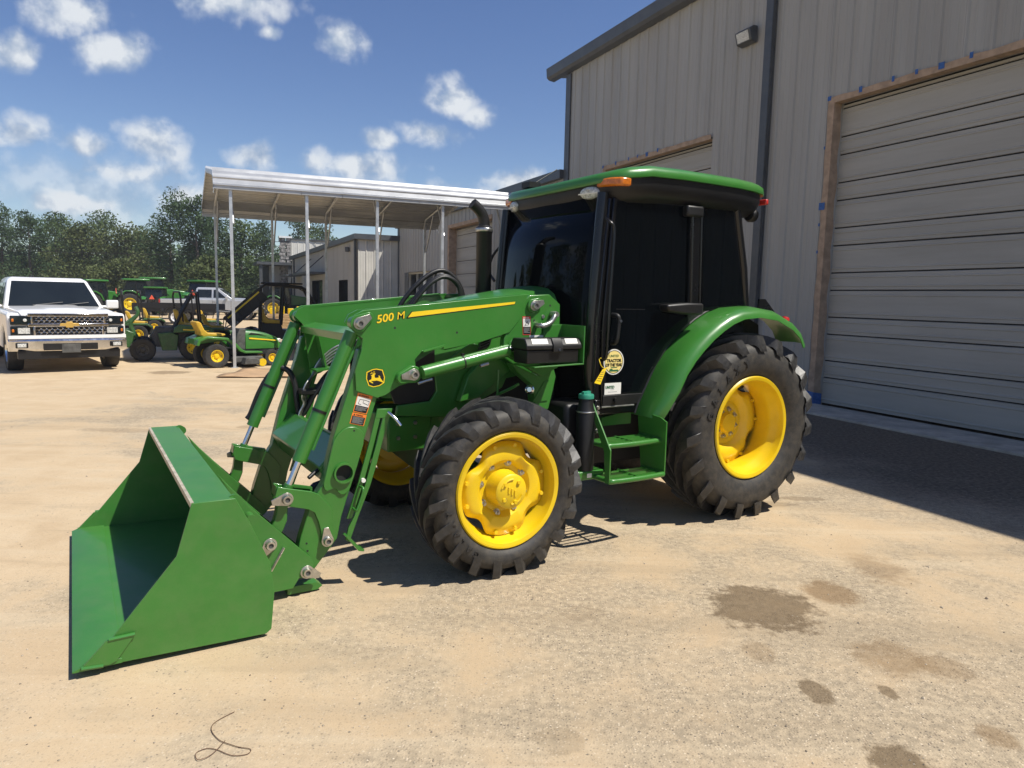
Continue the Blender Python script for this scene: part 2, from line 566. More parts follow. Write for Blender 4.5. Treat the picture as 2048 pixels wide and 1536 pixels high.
def ground_material():
    m = bpy.data.materials.new('sandy_yard')
    m.use_nodes = True
    t = m.node_tree
    L = t.links.new
    b = t.nodes['Principled BSDF']
    b.inputs['Roughness'].default_value = .92
    b.inputs['Specular IOR Level'].default_value = .2
    g = N(t, 'ShaderNodeNewGeometry')
    P = g.outputs['Position']

    def noise(sc, det=6, rough=.6, dist=0.0, vec=None):
        n = N(t, 'ShaderNodeTexNoise', i_Scale=sc, i_Detail=det, i_Roughness=rough, i_Distortion=dist)
        L(vec or P, n.inputs['Vector'])
        return n.outputs[0]
    big = noise(.33, 5, .6, .6)
    mid = noise(1.7, 8, .66, .4)
    fine = noise(22, 8, .72)
    grain = noise(120, 3, .7)
    sand = mixc(t, mrange(t, mid, .3, .7), (.485, .365, .228), (.57, .445, .29))
    gravel = mixc(t, mrange(t, fine, .35, .68), (.30, .245, .172), (.49, .395, .268))
    cov = mth(t, 'ADD', mth(t, 'MULTIPLY', big, 1.0), mth(t, 'MULTIPLY', mid, .75))
    sepp = N(t, 'ShaderNodeSeparateXYZ')
    L(P, sepp.inputs[0])
    # gravel shows more towards the near right of the yard
    bias = mth(t, 'MULTIPLY', mrange(t, mth(t, 'ADD', sepp.outputs[0], mth(t, 'MULTIPLY', sepp.outputs[1], -.75)), -7.5, 1.0, 0, 1), .16)
    far = mrange(t, sepp.outputs[1], 8, 16, 0, .16)
    fac = mrange(t, mth(t, 'SUBTRACT', mth(t, 'ADD', cov, bias), far), .82, 1.06)
    col = mixc(t, fac, sand, gravel)
    # aggregate: single stones, light and dark
    vo = N(t, 'ShaderNodeTexVoronoi', i_Scale=75.0, i_Randomness=1.0)
    L(P, vo.inputs['Vector'])
    sv = N(t, 'ShaderNodeSeparateColor')
    L(vo.outputs['Color'], sv.inputs[0])
    inst = mth(t, 'MULTIPLY', mrange(t, vo.outputs['Distance'], .30, .42, 1, 0), mth(t, 'ADD', mth(t, 'MULTIPLY', fac, .62), .30))
    stone = ramp(t, sv.outputs[0], [(0, (.15, .125, .10)), (.35, (.34, .265, .18)), (.7, (.50, .40, .28)), (1, (.64, .54, .40))])
    pick = mth(t, 'GREATER_THAN', sv.outputs[1], .40)
    col = mixc(t, mth(t, 'MULTIPLY', inst, pick), col, stone)
    col = mixc(t, mrange(t, grain, .57, .70, 0, .5), col, (.22, .165, .105))
    # wheel tracks: long streaks of packed and loose sand
    mp = N(t, 'ShaderNodeMapping')
    mp.inputs['Rotation'].default_value = (0, 0, R(24))
    mp.inputs['Scale'].default_value = (.22, 2.1, 1)
    L(P, mp.inputs[0])
    trk = noise(1.3, 5, .6, .8, vec=mp.outputs[0])
    col = mixc(t, mrange(t, trk, .52, .68, 0, .30), col, (.58, .48, .335))
    col = mixc(t, mrange(t, trk, .46, .32, 0, .30), col, (.30, .235, .155))
    # pale caliche patches
    pale = mth(t, 'MULTIPLY', mrange(t, noise(.9, 8, .7, .3), .62, .72), mrange(t, fine, .45, .6))
    col = mixc(t, mth(t, 'MULTIPLY', pale, .6), col, (.62, .56, .46))
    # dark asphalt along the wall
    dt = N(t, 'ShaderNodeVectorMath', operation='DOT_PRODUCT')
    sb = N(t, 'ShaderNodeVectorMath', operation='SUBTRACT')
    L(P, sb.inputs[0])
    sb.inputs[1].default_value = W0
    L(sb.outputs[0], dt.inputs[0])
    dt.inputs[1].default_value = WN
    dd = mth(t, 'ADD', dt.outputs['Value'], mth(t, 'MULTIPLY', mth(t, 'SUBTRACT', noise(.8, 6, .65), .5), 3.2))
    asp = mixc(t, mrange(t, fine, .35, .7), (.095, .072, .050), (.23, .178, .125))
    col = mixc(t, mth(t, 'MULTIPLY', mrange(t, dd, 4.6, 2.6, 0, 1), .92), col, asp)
    # oil and water stains (each with its own place and shape)
    st = [(1.46, 3.88, .31, .30, .78, 1), (1.95, 4.11, .16, .19, .68, 0), (2.44, 4.53, .17, .24, .45, 0), (1.90, 3.33, .17, .20, .50, 0),
          (2.10, 3.24, .14, .12, .42, 0), (1.38, 3.0, .07, .12, .72, 1), (1.72, 3.01, .04, .07, .7, 1), (1.25, 3.36, .08, .11, .35, 0),
          (1.5, 2.49, .13, .13, .8, 1), (1.99, 2.69, .07, .08, .55, 0), (-7.25, 14.93, .42, .32, .55, 1), (-5.9, 15.2, .5, .12, .35, 1),
          (2.59, 6.18, .22, .07, .4, 1), (-3.6, 10.1, .16, .2, .4, 1), (-4.8, 8.6, .5, .15, .22, 1), (-3.4, 9.0, .12, .12, .3, 1), (2.2, 6.0, .3, .08, .3, 1),
          (.2, 2.6, .1, .08, .25, 1), (.42, 3.75, .14, .08, .2, 1)]
    wob = mth(t, 'MULTIPLY', mth(t, 'SUBTRACT', noise(5.5, 7, .68), .5), 1.9)
    for x, y, rx, ry, k, dark in st:
        s1 = N(t, 'ShaderNodeVectorMath', operation='SUBTRACT')
        L(P, s1.inputs[0])
        s1.inputs[1].default_value = (x, y, 0)
        s2 = N(t, 'ShaderNodeVectorMath', operation='MULTIPLY')
        L(s1.outputs[0], s2.inputs[0])
        s2.inputs[1].default_value = (1 / rx, 1 / ry, 0)
        ln = N(t, 'ShaderNodeVectorMath', operation='LENGTH')
        L(s2.outputs[0], ln.inputs[0])
        f = mrange(t, mth(t, 'ADD', ln.outputs['Value'], wob), 1.16, .80, 0, k) if dark else mrange(t, mth(t, 'ADD', ln.outputs['Value'], wob), 1.3, .6, 0, k)
        sc = mixc(t, fine, (.070, .047, .025), (.20, .14, .08)) if dark else (.20, .125, .06)
        col = mixc(t, f, col, sc)
    L(col, b.inputs['Base Color'])
    h = mth(t, 'ADD', mth(t, 'ADD', mth(t, 'MULTIPLY', fine, .5), mth(t, 'MULTIPLY', grain, .22)),
            mth(t, 'MULTIPLY', mrange(t, vo.outputs['Distance'], .1, .5, 1, 0), mth(t, 'MULTIPLY', fac, .3)))
    bp_ = N(t, 'ShaderNodeBump', i_Strength=.55, i_Distance=.012)
    L(h, bp_.inputs['Height'])
    L(bp_.outputs[0], b.inputs['Normal'])
    return m


gm = MB()
gm.add([(-600, -150, 0), (600, -150, 0), (600, 900, 0), (-600, 900, 0)], [(0, 1, 2, 3)])
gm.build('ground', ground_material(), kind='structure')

# low concrete strip in front of the roll up doors
cs = MB()
pts = [wp(1.0, .86, 0), wp(-9.5, .86, 0), wp(-9.5, -.02, 0), wp(1.0, -.02, 0)]
cs.prism([(p.x, p.y) for p in pts], -.05, .035, axis=2)
cs.build('pavement', CONC, bevel=.012, kind='structure')


# ================================================================ METAL BUILDINGS
RIB = .38


def clip_profile(a, b, pitch=RIB, rw=.09, rd=.028):
    """corrugation profile between a and b along the wall: list of (s, depth)"""
    out = [(a, None)]
    k0 = int(math.floor(a / pitch)) - 1
    k1 = int(math.ceil(b / pitch)) + 1
    key = []
    for k in range(k0, k1 + 1):
        c = k * pitch
        key += [(c - rw / 2, 0), (c - rw / 2 + .022, rd), (c + rw / 2 - .022, rd), (c + rw / 2, 0)]
        for q in (1 / 3, 2 / 3):
            cc = c + pitch * q
            key += [(cc - .022, 0), (cc - .012, .006), (cc + .012, .006), (cc + .022, 0)]

    def at(s):
        for i in range(len(key) - 1):
            if key[i][0] <= s <= key[i + 1][0]:
                d = key[i + 1][0] - key[i][0]
                f = 0 if d < 1e-9 else (s - key[i][0]) / d
                return key[i][1] + f * (key[i + 1][1] - key[i][1])
        return 0
    return [(a, at(a))] + [p for p in key if a + 1e-6 < p[0] < b - 1e-6] + [(b, at(b))]


def siding(parent, base, d, n, s0, s1, z0, z1, openings=(), m=None, panel=RIB * 3, name='siding_panel', minz=None, pitch=RIB):
    """ribbed sheet panels, one object each. openings: (sa,sb,za,zb). z1 may be a function of s."""
    zt = z1 if callable(z1) else (lambda s: z1)
    brk = {s0, s1}
    k = math.ceil(s0 / panel)
    while k * panel < s1:
        if s0 < k * panel < s1:
            brk.add(k * panel)
        k += 1
    for o in openings:
        for e in o[:2]:
            if s0 < e < s1:
                brk.add(e)
    brk = sorted(brk)
    for a, b in zip(brk[:-1], brk[1:]):
        if b - a < .01:
            continue
        mid = (a + b) / 2
        spans = [(z0, None)]
        for (sa, sb, za, zb) in openings:
            if sa < mid < sb:
                spans = []
                if za > z0 + .02:
                    spans.append((z0, za))
                spans.append((zb, None))
        for (za, zb) in spans:
            mb = MB()
            pr = clip_profile(a + .001, b - .001, pitch)
            vs, fs = [], []
            for (s, dp) in pr:
                top = zt(s) if zb is None else zb
                vs.append(base + d * s + n * dp + Vector((0, 0, za)))
                vs.append(base + d * s + n * dp + Vector((0, 0, top)))
            for i in range(len(pr) - 1):
                fs.append((2 * i, 2 * i + 2, 2 * i + 3, 2 * i + 1))
            mb.add(vs, fs)
            mb.build(name, m or SIDING, parent, smooth=0)


def oriented(base, d, n):
    """matrix: x along the wall, y out of the wall, z up"""
    M = Matrix((d, n, Vector((0, 0, 1)))).transposed().to_4x4()
    M.translation = base
    return M


def wbox(mb, s0, s1, o0, o1, z0, z1, base=None, d=None, n=None):
    base = W0 if base is None else base
    d = WD if d is None else d
    n = WN if n is None else n
    c = [base + d * s + n * o + Vector((0, 0, z)) for s in (s0, s1) for o in (o0, o1) for z in (z0, z1)]
    mb.add(c, [(0, 1, 3, 2), (4, 6, 7, 5), (0, 4, 5, 1), (2, 3, 7, 6), (0, 2, 6, 4), (1, 5, 7, 3)])
    return mb


def roll_door(parent, s0, s1, z0, z1, off, heights=(.45, .29), name='roll_up_door'):
    door = empty(name, parent)
    z = z0
    k = 0
    while z < z1 - .03:
        h = min(heights[k % 2], z1 - z)
        k += 1
        zz = [z + .002, z + .006, z + .05, z + .058, z + .075, z + .083, z + h - .10, z + h - .092, z + h - .075, z + h - .066, z + h - .022, z + h - .014]
        dp = [-.022, .0, 0, .008, .008, 0, .0, .008, .008, 0, 0, -.022]
        if h < .2:
            zz, dp = [z + .002, z + .006, z + h - .02, z + h - .014], [-.022, 0, 0, -.022]
        mb = MB()
        vs = []
        for a, o in zip(zz, dp):
            vs += [wp(s0, off + o, a), wp(s1, off + o, a)]
        mb.add(vs, [(2 * i, 2 * i + 1, 2 * i + 3, 2 * i + 2) for i in range(len(zz) - 1)])
        mb.build('slat', DOORM, door, smooth=0)
        z += h
    bk = MB()
    wbox(bk, s0 + .0, s1, off - .06, off - .03, z0, z1)
    bk.build('slat_backing', DARKIN, door)
    return door


BH = 7.95
garage = thing('metal_garage', 'tall tan ribbed metal workshop with roll-up doors and dark gutter, right of the green tractor', 'workshop')
D1 = (-4.85, -.12, 0, 5.03)
D2 = (2.875, 7.0, 0, 5.03)
siding(garage, W0, WD, WN, -24.0, 9.1, .04, BH - .05, [D1, D2])
# body: end walls, back and roof
bd = MB()
wbox(bd, -24, 9.08, -14, -.62, .0, BH - .1)
bd.build('wall_body', SIDINGW, garage)
fw_ = MB()
for a, b, c, d in ((-24, -4.9, 0, BH - .1), (-.115, 2.85, 0, BH - .1), (7.05, 9.08, 0, BH - .1), (-4.9, -.115, 5.04, BH - .1), (2.85, 7.05, 5.04, BH - .1)):
    wbox(fw_, a, b, -.62, -.03, c, d)
fw_.build('wall_core', DARKIN, garage)
rf = MB()
vs = [wp(s, o, z) for s in (-24.2, 9.98) for (o, z) in ((.12, BH + .05), (.12, BH + .12), (-7.5, BH + 1.1), (-7.5, BH + 1.03), (-15, BH + .1), (-15, BH + .03))]
rf.add(vs, [(0, 1, 2, 3), (3, 2, 4, 5), (6, 9, 8, 7), (9, 11, 10, 8), (1, 7, 8, 2), (2, 8, 10, 4), (0, 3, 9, 6), (3, 5, 11, 9), (4, 10, 11, 5), (0, 6, 7, 1)])
rf.build('roof', TRIM, garage, smooth=0)
gp = [(.03, BH - .06), (.20, BH - .04), (.27, BH + .02), (.29, BH + .26), (.27, BH + .28), (.03, BH + .22)]
gt = MB()
vs = [wp(s, o, z) for s in (-24.1, 9.95) for (o, z) in gp]
n_ = len(gp)
gt.add(vs, [tuple(range(n_)), tuple(range(2 * n_ - 1, n_ - 1, -1))] + [(i, (i + 1) % n_, n_ + (i + 1) % n_, n_ + i) for i in range(n_)])
gt.build('gutter', TRIM, garage, smooth=0)
dp_ = MB()
wbox(dp_, 1.25, 1.43, .031, .13, .25, BH - .06)
wbox(dp_, 1.25, 1.43, .031, .24, .12, .25)
dp_.build('downspout', TRIM, garage, bevel=.012)
ct = MB()
wbox(ct, 8.92, 9.18, .004, .05, 0, BH - .08)
wbox(ct, 9.105, 9.18, -.3, .004, 0, BH - .08)
ct.build('corner_trim', TRIM, garage, bevel=.006)
roll_door(garage, D1[0] + .02, D1[1] - .045, .04, 4.99, -.17)
roll_door(garage, D2[0] + .04, D2[1] - .03, .04, 4.99, -.17)
for (a, b, c, e) in (D1, D2):
    jb = MB()
    wbox(jb, b - .05, b + .0, -.19, -.03, 0, e)
    wbox(jb, a, a + .03, -.19, -.03, 0, e)
    wbox(jb, a, b, -.19, -.03, e - .03, e)
    jb.build('door_jamb', SIDING, garage)
    # brown masking paper taped round the opening
    mp = MB()
    for i in range(24):
        z0, z1 = .22 + i * (e - .22) / 24, .22 + (i + 1) * (e - .22) / 24
        w0, w1 = .02 * math.sin(i * 1.7), .02 * math.sin((i + 1) * 1.7)
        for ss, sg in ((b, 1),):
            vs = [wp(ss - .056 + .004 * math.sin(i), -.13 + w0, z0), wp(ss - .053, .036, z0), wp(ss + .065 + w0 * .6, .038, z0),
                  wp(ss - .056 + .004 * math.sin(i + 1), -.13 + w1, z1), wp(ss - .053, .036, z1), wp(ss + .065 + w1 * .6, .038, z1)]
            mp.add(vs, [(0, 1, 4, 3), (1, 2, 5, 4)])
    mp.build('masking_paper', PAPER, garage, smooth=0)
    mp = MB()
    L_ = b - a
    for i in range(20):
        s0, s1 = b + .065 - i * (L_ + .065) / 20, b + .065 - (i + 1) * (L_ + .065) / 20
        w0, w1 = .015 * math.sin(i * 2.1), .015 * math.sin((i + 1) * 2.1)
        vs = [wp(s0, .040, e + .06 + w0 * .6), wp(s0, .038, e - .036), wp(s0, -.12, e - .037), wp(s1, .040, e + .06 + w1 * .6), wp(s1, .038, e - .036), wp(s1, -.12, e - .037)]
        mp.add(vs, [(0, 1, 4, 3), (1, 2, 5, 4)])
    mp.build('masking_paper', PAPER, garage, smooth=0)
    spots = [(b + .05, e + .05, .07, .07), (b - .55, e + .05, .06, .09), (b - 1.12, e + .06, .045, .08), (b - 1.5, e + .06, .045, .07),
             (b - 1.88, e + .04, .09, .09), (b - 2.3, e + .06, .05, .08), (b + .08, 3.05, .03, .05), (b + .05, 3.35, .12, .12), (b + .08, 4.3, .025, .05),
             (b + .08, 2.6, .03, .05)]
    for (s, z, w, h) in spots:
        tp = MB()
        wbox(tp, s - w / 2, s + w / 2, .041, .043, z - h / 2, z + h / 2)
        tp.build('tape', TAPE, garage)
    tp = MB()
    tp.add([wp(b - .060, -.15, .02), wp(b - .058, .05, .02), wp(b + .10, .055, .02), wp(b - .060, -.15, .20), wp(b - .058, .046, .23), wp(b + .11, .045, .25)],
           [(0, 1, 4, 3), (1, 2, 5, 4)])
    tp.build('tape', TAPE, garage)
# wall pack lamp
lp = MB()
M_ = oriented(W0, WD, WN)
lp.prism([(0.03, 6.80), (.12, 6.80), (.23, 6.73), (.17, 6.53), (.03, 6.50)], 1.72, 2.12, axis=0)
for i, p in enumerate(lp.v):
    lp.v[i] = tuple(M_ @ Vector((p[0], p[1], p[2])))
wl_ = lp.build('wall_lamp', TRIM, garage, bevel=.015)
ln_ = MB()
q = [wp(s, o, z) for s, o, z in ((1.765, .231, 6.712), (2.075, .231, 6.712), (2.075, .181, 6.548), (1.765, .181, 6.548))]
ln_.add(q, [(0, 1, 2, 3)])
ln_.build('lens', LENS, wl_)

# ---- lower workshop beyond it, same front plane
shop = thing('low_workshop', 'lower tan ribbed workshop with shut doors and shopfront window, behind the exhaust stack', 'workshop')
O1, O2, O3 = (10.0, 13.35, 0, 4.45), (14.5, 19.1, 0, 4.48), (20.6, 25.9, 0, 2.85)
siding(shop, W0, WD, WN, 9.2, 27.0, .04, 5.1, [O1, O2, O3], pitch=.42, panel=1.26)
bd = MB()
wbox(bd, 9.2, 27, -12, -.5, 0, 5.1)
bd.build('wall_body', SIDINGW, shop)
tr = MB()
wbox(tr, 9.2, 27.2, .03, .16, 5.1, 5.34)
tr.build('gutter', TRIM, shop)
rf = MB()
wbox(rf, 9.2, 27.2, -12.2, .03, 5.12, 5.3)
rf.build('roof', TRIM, shop)
ct = MB()
wbox(ct, 26.85, 27.1, .004, .05, 0, 5.1)
ct.build('corner_trim', TRIM, shop)
for o in (O1, O2):
    roll_door(shop, o[0] + .03, o[1] - .03, .04, o[3] - .03, -.3, heights=(.52, .52))
    jb = MB()
    wbox(jb, o[1] - .03, o[1] + .14, -.3, .034, 0, o[3])
    wbox(jb, o[0], o[1] + .14, -.3, .036, o[3], o[3] + .14)
    jb.build('door_jamb', PAPER, shop)
wf = MB()
wbox(wf, O3[0], O3[1], -.35, -.3, 0, O3[3])
wf.build('window', CARGLASS, shop)
fr = MB()
for s in (20.6, 21.9, 23.2, 24.5, 25.84):
    wbox(fr, s, s + .07, -.3, -.22, 0, O3[3])
wbox(fr, O3[0], O3[1], -.299, -.2, O3[3] - .08, O3[3])
fr.build('window_frame', SIDINGW, shop)

# ---- low building that steps forward, sunlit end wall
J = wp(27.05, .03, 0)
EN = -WD
lowb = thing('low_metal_building', 'low tan metal building with a sunlit ribbed end wall, seen under the carport', 'building')
K0 = J + WN * 2.05
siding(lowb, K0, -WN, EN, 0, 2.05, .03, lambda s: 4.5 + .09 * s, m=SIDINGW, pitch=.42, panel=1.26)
siding(lowb, K0, WD, WN, 0, 26, .03, 4.45, [(10.8, 15.2, 0, 2.6), (2.5, 5.2, 0, 2.5)], pitch=.42, panel=1.26)
bd = MB()
wbox(bd, .03, 26, -2.0, -.32, 0, 4.4, K0, WD, WN)
bd.build('wall_body', DARKIN, lowb)
rf = MB()
wbox(rf, -.25, 26.3, -2.3, .22, 4.46, 4.72, K0, WD, WN)
rf.build('roof', TRIM, lowb)
for s0, s1, z in ((10.8, 15.2, 2.6), (2.5, 5.2, 2.5)):
    dr = MB()
    wbox(dr, s0, s1, -.3, -.26, 0, z, K0, WD, WN)
    dr.build('door', CARGLASS, lowb)
ds = MB()
wbox(ds, .25, .42, .03, .13, .1, 4.45, K0, WD, WN)
wbox(ds, 24.2, 24.4, .03, .13, .1, 4.45, K0, WD, WN)
ds.build('downspout', TRIM, lowb)
aw = MB()
for s0, s1, z in ((9.5, 16.0, 2.95), (20, 23.2, 3.0)):
    wbox(aw, s0, s1, .03, 1.2, z, z + .12, K0, WD, WN)
aw.build('awning', TRIM, lowb)
br = MB()
for s in (10.2, 15.2):
    br.tube([K0 + WD * s + WN * .04 + Vector((0, 0, 4.1)), K0 + WD * s + WN * 1.15 + Vector((0, 0, 3.07))], .03, 6)
br.build('awning_brace', BLACK, lowb)
lt_ = MB()
lt_.cbox(K0 + WD * 1.9 + WN * .16 + Vector((0, 0, 4.05)), (.22, .22, .26))
lt_.build('wall_lamp', TRIM, lowb, bevel=.04)

# ---- shop with stone pier far behind
store = thing('stone_fronted_store', 'far store with grey stone pier and pale ribbed upper wall, behind the low roof', 'building')
Q0 = Vector((-20.2, 62.0, 0))
ED = Vector((.9125, .409, 0))
siding(store, Q0, ED, -WD, .9, 13, 4.5, 6.3, m=SIDINGW, pitch=.5, panel=1.5)
siding(store, Q0, ED, -WD, -.9, 8, 0.03, 4.0, [(.6, 1.6, 0, 3.0), (3.6, 5.2, .9, 2.8)], m=SIDING, pitch=.5, panel=1.5)
bd = MB()
wbox(bd, -.9, 13, -8, -.1, 0, 4.2, Q0, ED, -WD)
wbox(bd, .95, 13, -4, -.05, 4.3, 6.25, Q0, ED, -WD)
bd.build('wall_body', DARKIN, store)
pr = MB()
for k in range(14):
    for j in range(2):
        o = .05 * random.random()
        wbox(pr, .05 + .42 * j + .2 * (k % 2) * (j - .5), .44 + .42 * j, -.3, .12 + o, 2.2 + k * .3, 2.2 + k * .3 + .27, Q0, ED, -WD)
pr.build('stone_pier', STONE, store)
cp = MB()
wbox(cp, -.08, 1.0, -.4, .3, 6.4, 6.55, Q0, ED, -WD)
cp.build('pier_cap', WHITE, store)
rf = MB()
wbox(rf, .9, 13.2, -4, .12, 6.3, 6.4, Q0, ED, -WD)
wbox(rf, -2.0, 8, -3, 1.5, 4.05, 4.28, Q0, ED, -WD)
rf.build('roof', TRIM, store)
ps = MB()
for s in (-1.8, .5, 3.2):
    wbox(ps, s, s + .25, 1.1, 1.35, 0, 4.05, Q0, ED, -WD)
ps.build('porch_post', TRIM, store)


# ================================================================ CARPORT
E1 = Vector((.918, .396, 0)).normalized()
E2 = Vector((-.43, .903, 0)).normalized()
CP = Vector((-6.36, 16.16, 0))
CW, EAVE, RIDGE = 6.4, 3.98, 4.88
CLEN = 6.9
cpt = thing('metal_carport', 'open galvanized steel carport with bright ribbed roof, behind the loader', 'carport', CP)


def cq(t, w, z):
    return E1 * t + E2 * w + Vector((0, 0, z))


def roofz(w):
    a = abs(w - CW / 2) / (CW / 2)
    return RIDGE - (RIDGE - EAVE - .32) * a


half = CW / 2
prof = [(-.10, EAVE - .02), (-.10, EAVE + .05), (-.125, EAVE + .06), (-.12, EAVE + .10), (-.085, EAVE + .115), (-.06, EAVE + .20), (-.07, EAVE + .235), (-.03, EAVE + .27), (0, EAVE + .255), (.06, EAVE + .33), (.16, EAVE + .40)]
sl = (RIDGE - EAVE - .40) / (half - .16)
k = 0
w = .16
while w < half - .25:
    prof += [(w + .18, EAVE + .40 + sl * (w + .02)), (w + .20, EAVE + .40 + sl * (w + .04) + .05), (w + .25, EAVE + .40 + sl * (w + .09) + .05), (w + .27, EAVE + .40 + sl * (w + .11))]
    w += .27
prof.append((half, RIDGE))
full = prof + [(CW - a, b) for a, b in prof[-2::-1]]
for i in range(8):
    t0, t1 = -.33 + i * (CLEN + .5) / 8, -.33 + (i + 1) * (CLEN + .5) / 8
    if i == 7:
        t1 = CLEN + .17
    sh = MB()
    vs = []
    for a, b in full:
        vs += [cq(t0, a, b + .002 * (i % 2)), cq(t1 + .02, a, b + .002 * (i % 2))]
    sh.add(vs, [(2 * j, 2 * j + 1, 2 * j + 3, 2 * j + 2) for j in range(len(full) - 1)])
    o = sh.build('roof_sheet', ROOFM, cpt, smooth=0)
    md = o.modifiers.new('thickness', 'SOLIDIFY')
    md.thickness = .004
    md.offset = -1
for t in (-.34, CLEN + .19):
    ed = MB()
    vs = []
    for a, b in full:
        vs += [cq(t, a, b - .10), cq(t, a, b + .012), cq(t + .012, a, b + .012), cq(t + .012, a, b - .10)]
    fs = []
    for j in range(len(full) - 1):
        for k in range(4):
            fs.append((4 * j + k, 4 * j + (k + 1) % 4, 4 * j + 4 + (k + 1) % 4, 4 * j + 4 + k))
    ed.add(vs, fs)
    ed.build('edge_trim', GALV, cpt)
PT = .065
for i in range(5):
    t = .02 + i * 1.64
    for w, sg in ((.0, 1), (CW, -1)):
        po = MB()
        c = cq(t, w, 0)
        po.add([c + E1 * a * PT / 2 + E2 * b * PT / 2 + Vector((0, 0, z)) for z in (0, EAVE + .1) for a, b in ((-1, -1), (1, -1), (1, 1), (-1, 1))],
               [(0, 3, 2, 1), (4, 5, 6, 7), (0, 1, 5, 4), (1, 2, 6, 5), (2, 3, 7, 6), (3, 0, 4, 7)])
        po.add([c + E1 * a * .075 + E2 * b * .075 + Vector((0, 0, z)) for z in (0.001, .012) for a, b in ((-1, -1), (1, -1), (1, 1), (-1, 1))],
               [(0, 3, 2, 1), (4, 5, 6, 7), (0, 1, 5, 4), (1, 2, 6, 5), (2, 3, 7, 6), (3, 0, 4, 7)])
        po.build('post', GALV, cpt)
        bc = MB()
        bc.tube([cq(t + .05, w + sg * .02, EAVE - .75), cq(t + .05, w + sg * .75, roofz(w + sg * .75) - .06)], .024, 6)
        bc.build('brace', GALV, cpt)
    hp = MB()
    hp.tube([cq(t, .0, EAVE + .05), cq(t, .12, EAVE + .28), cq(t, half, RIDGE - .07), cq(t, CW - .12, EAVE + .28), cq(t, CW, EAVE + .05)], .036, 6)
    hp.build('rafter', GALV, cpt)

# ================================================================ GREEN TRACTOR (x forward, y to its left, z up)
HD = Vector((-.850795, -.525498, 0))
tractor = thing('tractor', 'big green tractor with front loader and bucket, dark tinted cab and yellow wheels', 'tractor',
                (1.4749, 6.3119, 0), math.atan2(HD.y, HD.x))
T_ = tractor


def textM(u, v, w, rot=0.0):
    """text on the left hand side, reading towards the rear; rot in degrees, positive = rising to the rear"""
    B = Matrix(((-1, 0, 0), (0, 0, 1), (0, 1, 0))).to_4x4()
    M = Matrix.Translation((u, v, w)) @ B @ Matrix.Rotation(R(rot), 4, 'Z')
    return M


def pin(parent, u, w, v, ang=0, s=1, sg=1, name='pivot_pin'):
    """keeper plate with round head; ang: direction of the tail in degrees in the (u,w) plane"""
    mb = MB()
    r = .034 * s
    a = R(ang)
    tl = .075 * s
    pts = []
    for k in range(15):
        t = a + R(62) + (2 * math.pi - R(124)) * k / 14
        pts.append((u + r * math.cos(t), w + r * math.sin(t)))
    ex, ez = math.cos(a), math.sin(a)
    for q in (-.5, .5):
        pts.append((u + ex * tl - ez * .013 * s * q * 2, w + ez * tl + ex * .013 * s * q * 2))
    mb.prism(pts, sg * v, sg * (v + .008))
    o = mb.build(name, STEEL, parent, bevel=.001)
    h = MB()
    h.lathe([(.0, .022), (.012 * s, .022), (.013 * s, .030), (.022 * s, .030), (.025 * s, .024), (.026 * s, .0)], (u, sg * v, w), (0, sg, 0), 20)
    if parent.parent is None:
        h.build('pin_head', STEEL, o)
    else:
        h.build('pin_head', STEEL, parent)
    d = MB()
    d.lathe([(.0, .024), (.0122 * s, .024)], (u, sg * v, w), (0, sg, 0), 14)
    d.build('pin_socket', BURL, o if parent.parent is None else parent)
    return o


def boss(parent, pts, v0, v1, name='pivot_boss', m=None):
    mb = MB()
    mb.prism(pts, v0, v1)
    return mb.build(name, m or GREEN, parent, bevel=.004)


def hull_boss(u, w, r, u2, w2, r2, n=12):
    """outline of two circles joined"""
    a = math.atan2(w2 - w, u2 - u)
    pts = [(u + r * math.cos(a + math.pi / 2 + math.pi * k / n), w + r * math.sin(a + math.pi / 2 + math.pi * k / n)) for k in range(n + 1)]
    pts += [(u2 + r2 * math.cos(a - math.pi / 2 + math.pi * k / n), w2 + r2 * math.sin(a - math.pi / 2 + math.pi * k / n)) for k in range(n + 1)]
    return pts


# ---------------------------------------------------------------- wheels
def lug_mesh(Rc, Ro, wd, side, lw, sweep):
    """one tread bar; runs from the tyre centre to the shoulder, trailing backwards"""
    st = [(-.03, .0, Ro, Rc - .01), (.08, .13, Ro, Rc - .01), (.19, .22, Ro - .001, Rc - .012), (.33, .295, Ro - .005, Rc - .016), (.455, .335, Ro - .016, Rc - .024),
          (.502, .350, Rc - .012, Rc - .045), (.517, .36, Rc - .050, Rc - .072)]
    rings = []
    for i, (o, ph, ro, rb) in enumerate(st):
        k = sweep * ph / .36
        wt = lw * (.75 + .25 * i / 3) if i < 4 else lw * (1.05 - .10 * (i - 4))
        wb = wt * 1.35
        ring = []
        for r, hw in ((ro, wt / 2), (rb, wb / 2)):
            for sgn in ((1, -1) if r == ro else (-1, 1)):
                th = k + sgn * hw / r
                ring.append((r * math.cos(th), side * o * wd, r * math.sin(th)))
        rings.append(ring)
    mb = MB()
    mb.sweep(None, rings)
    return mb


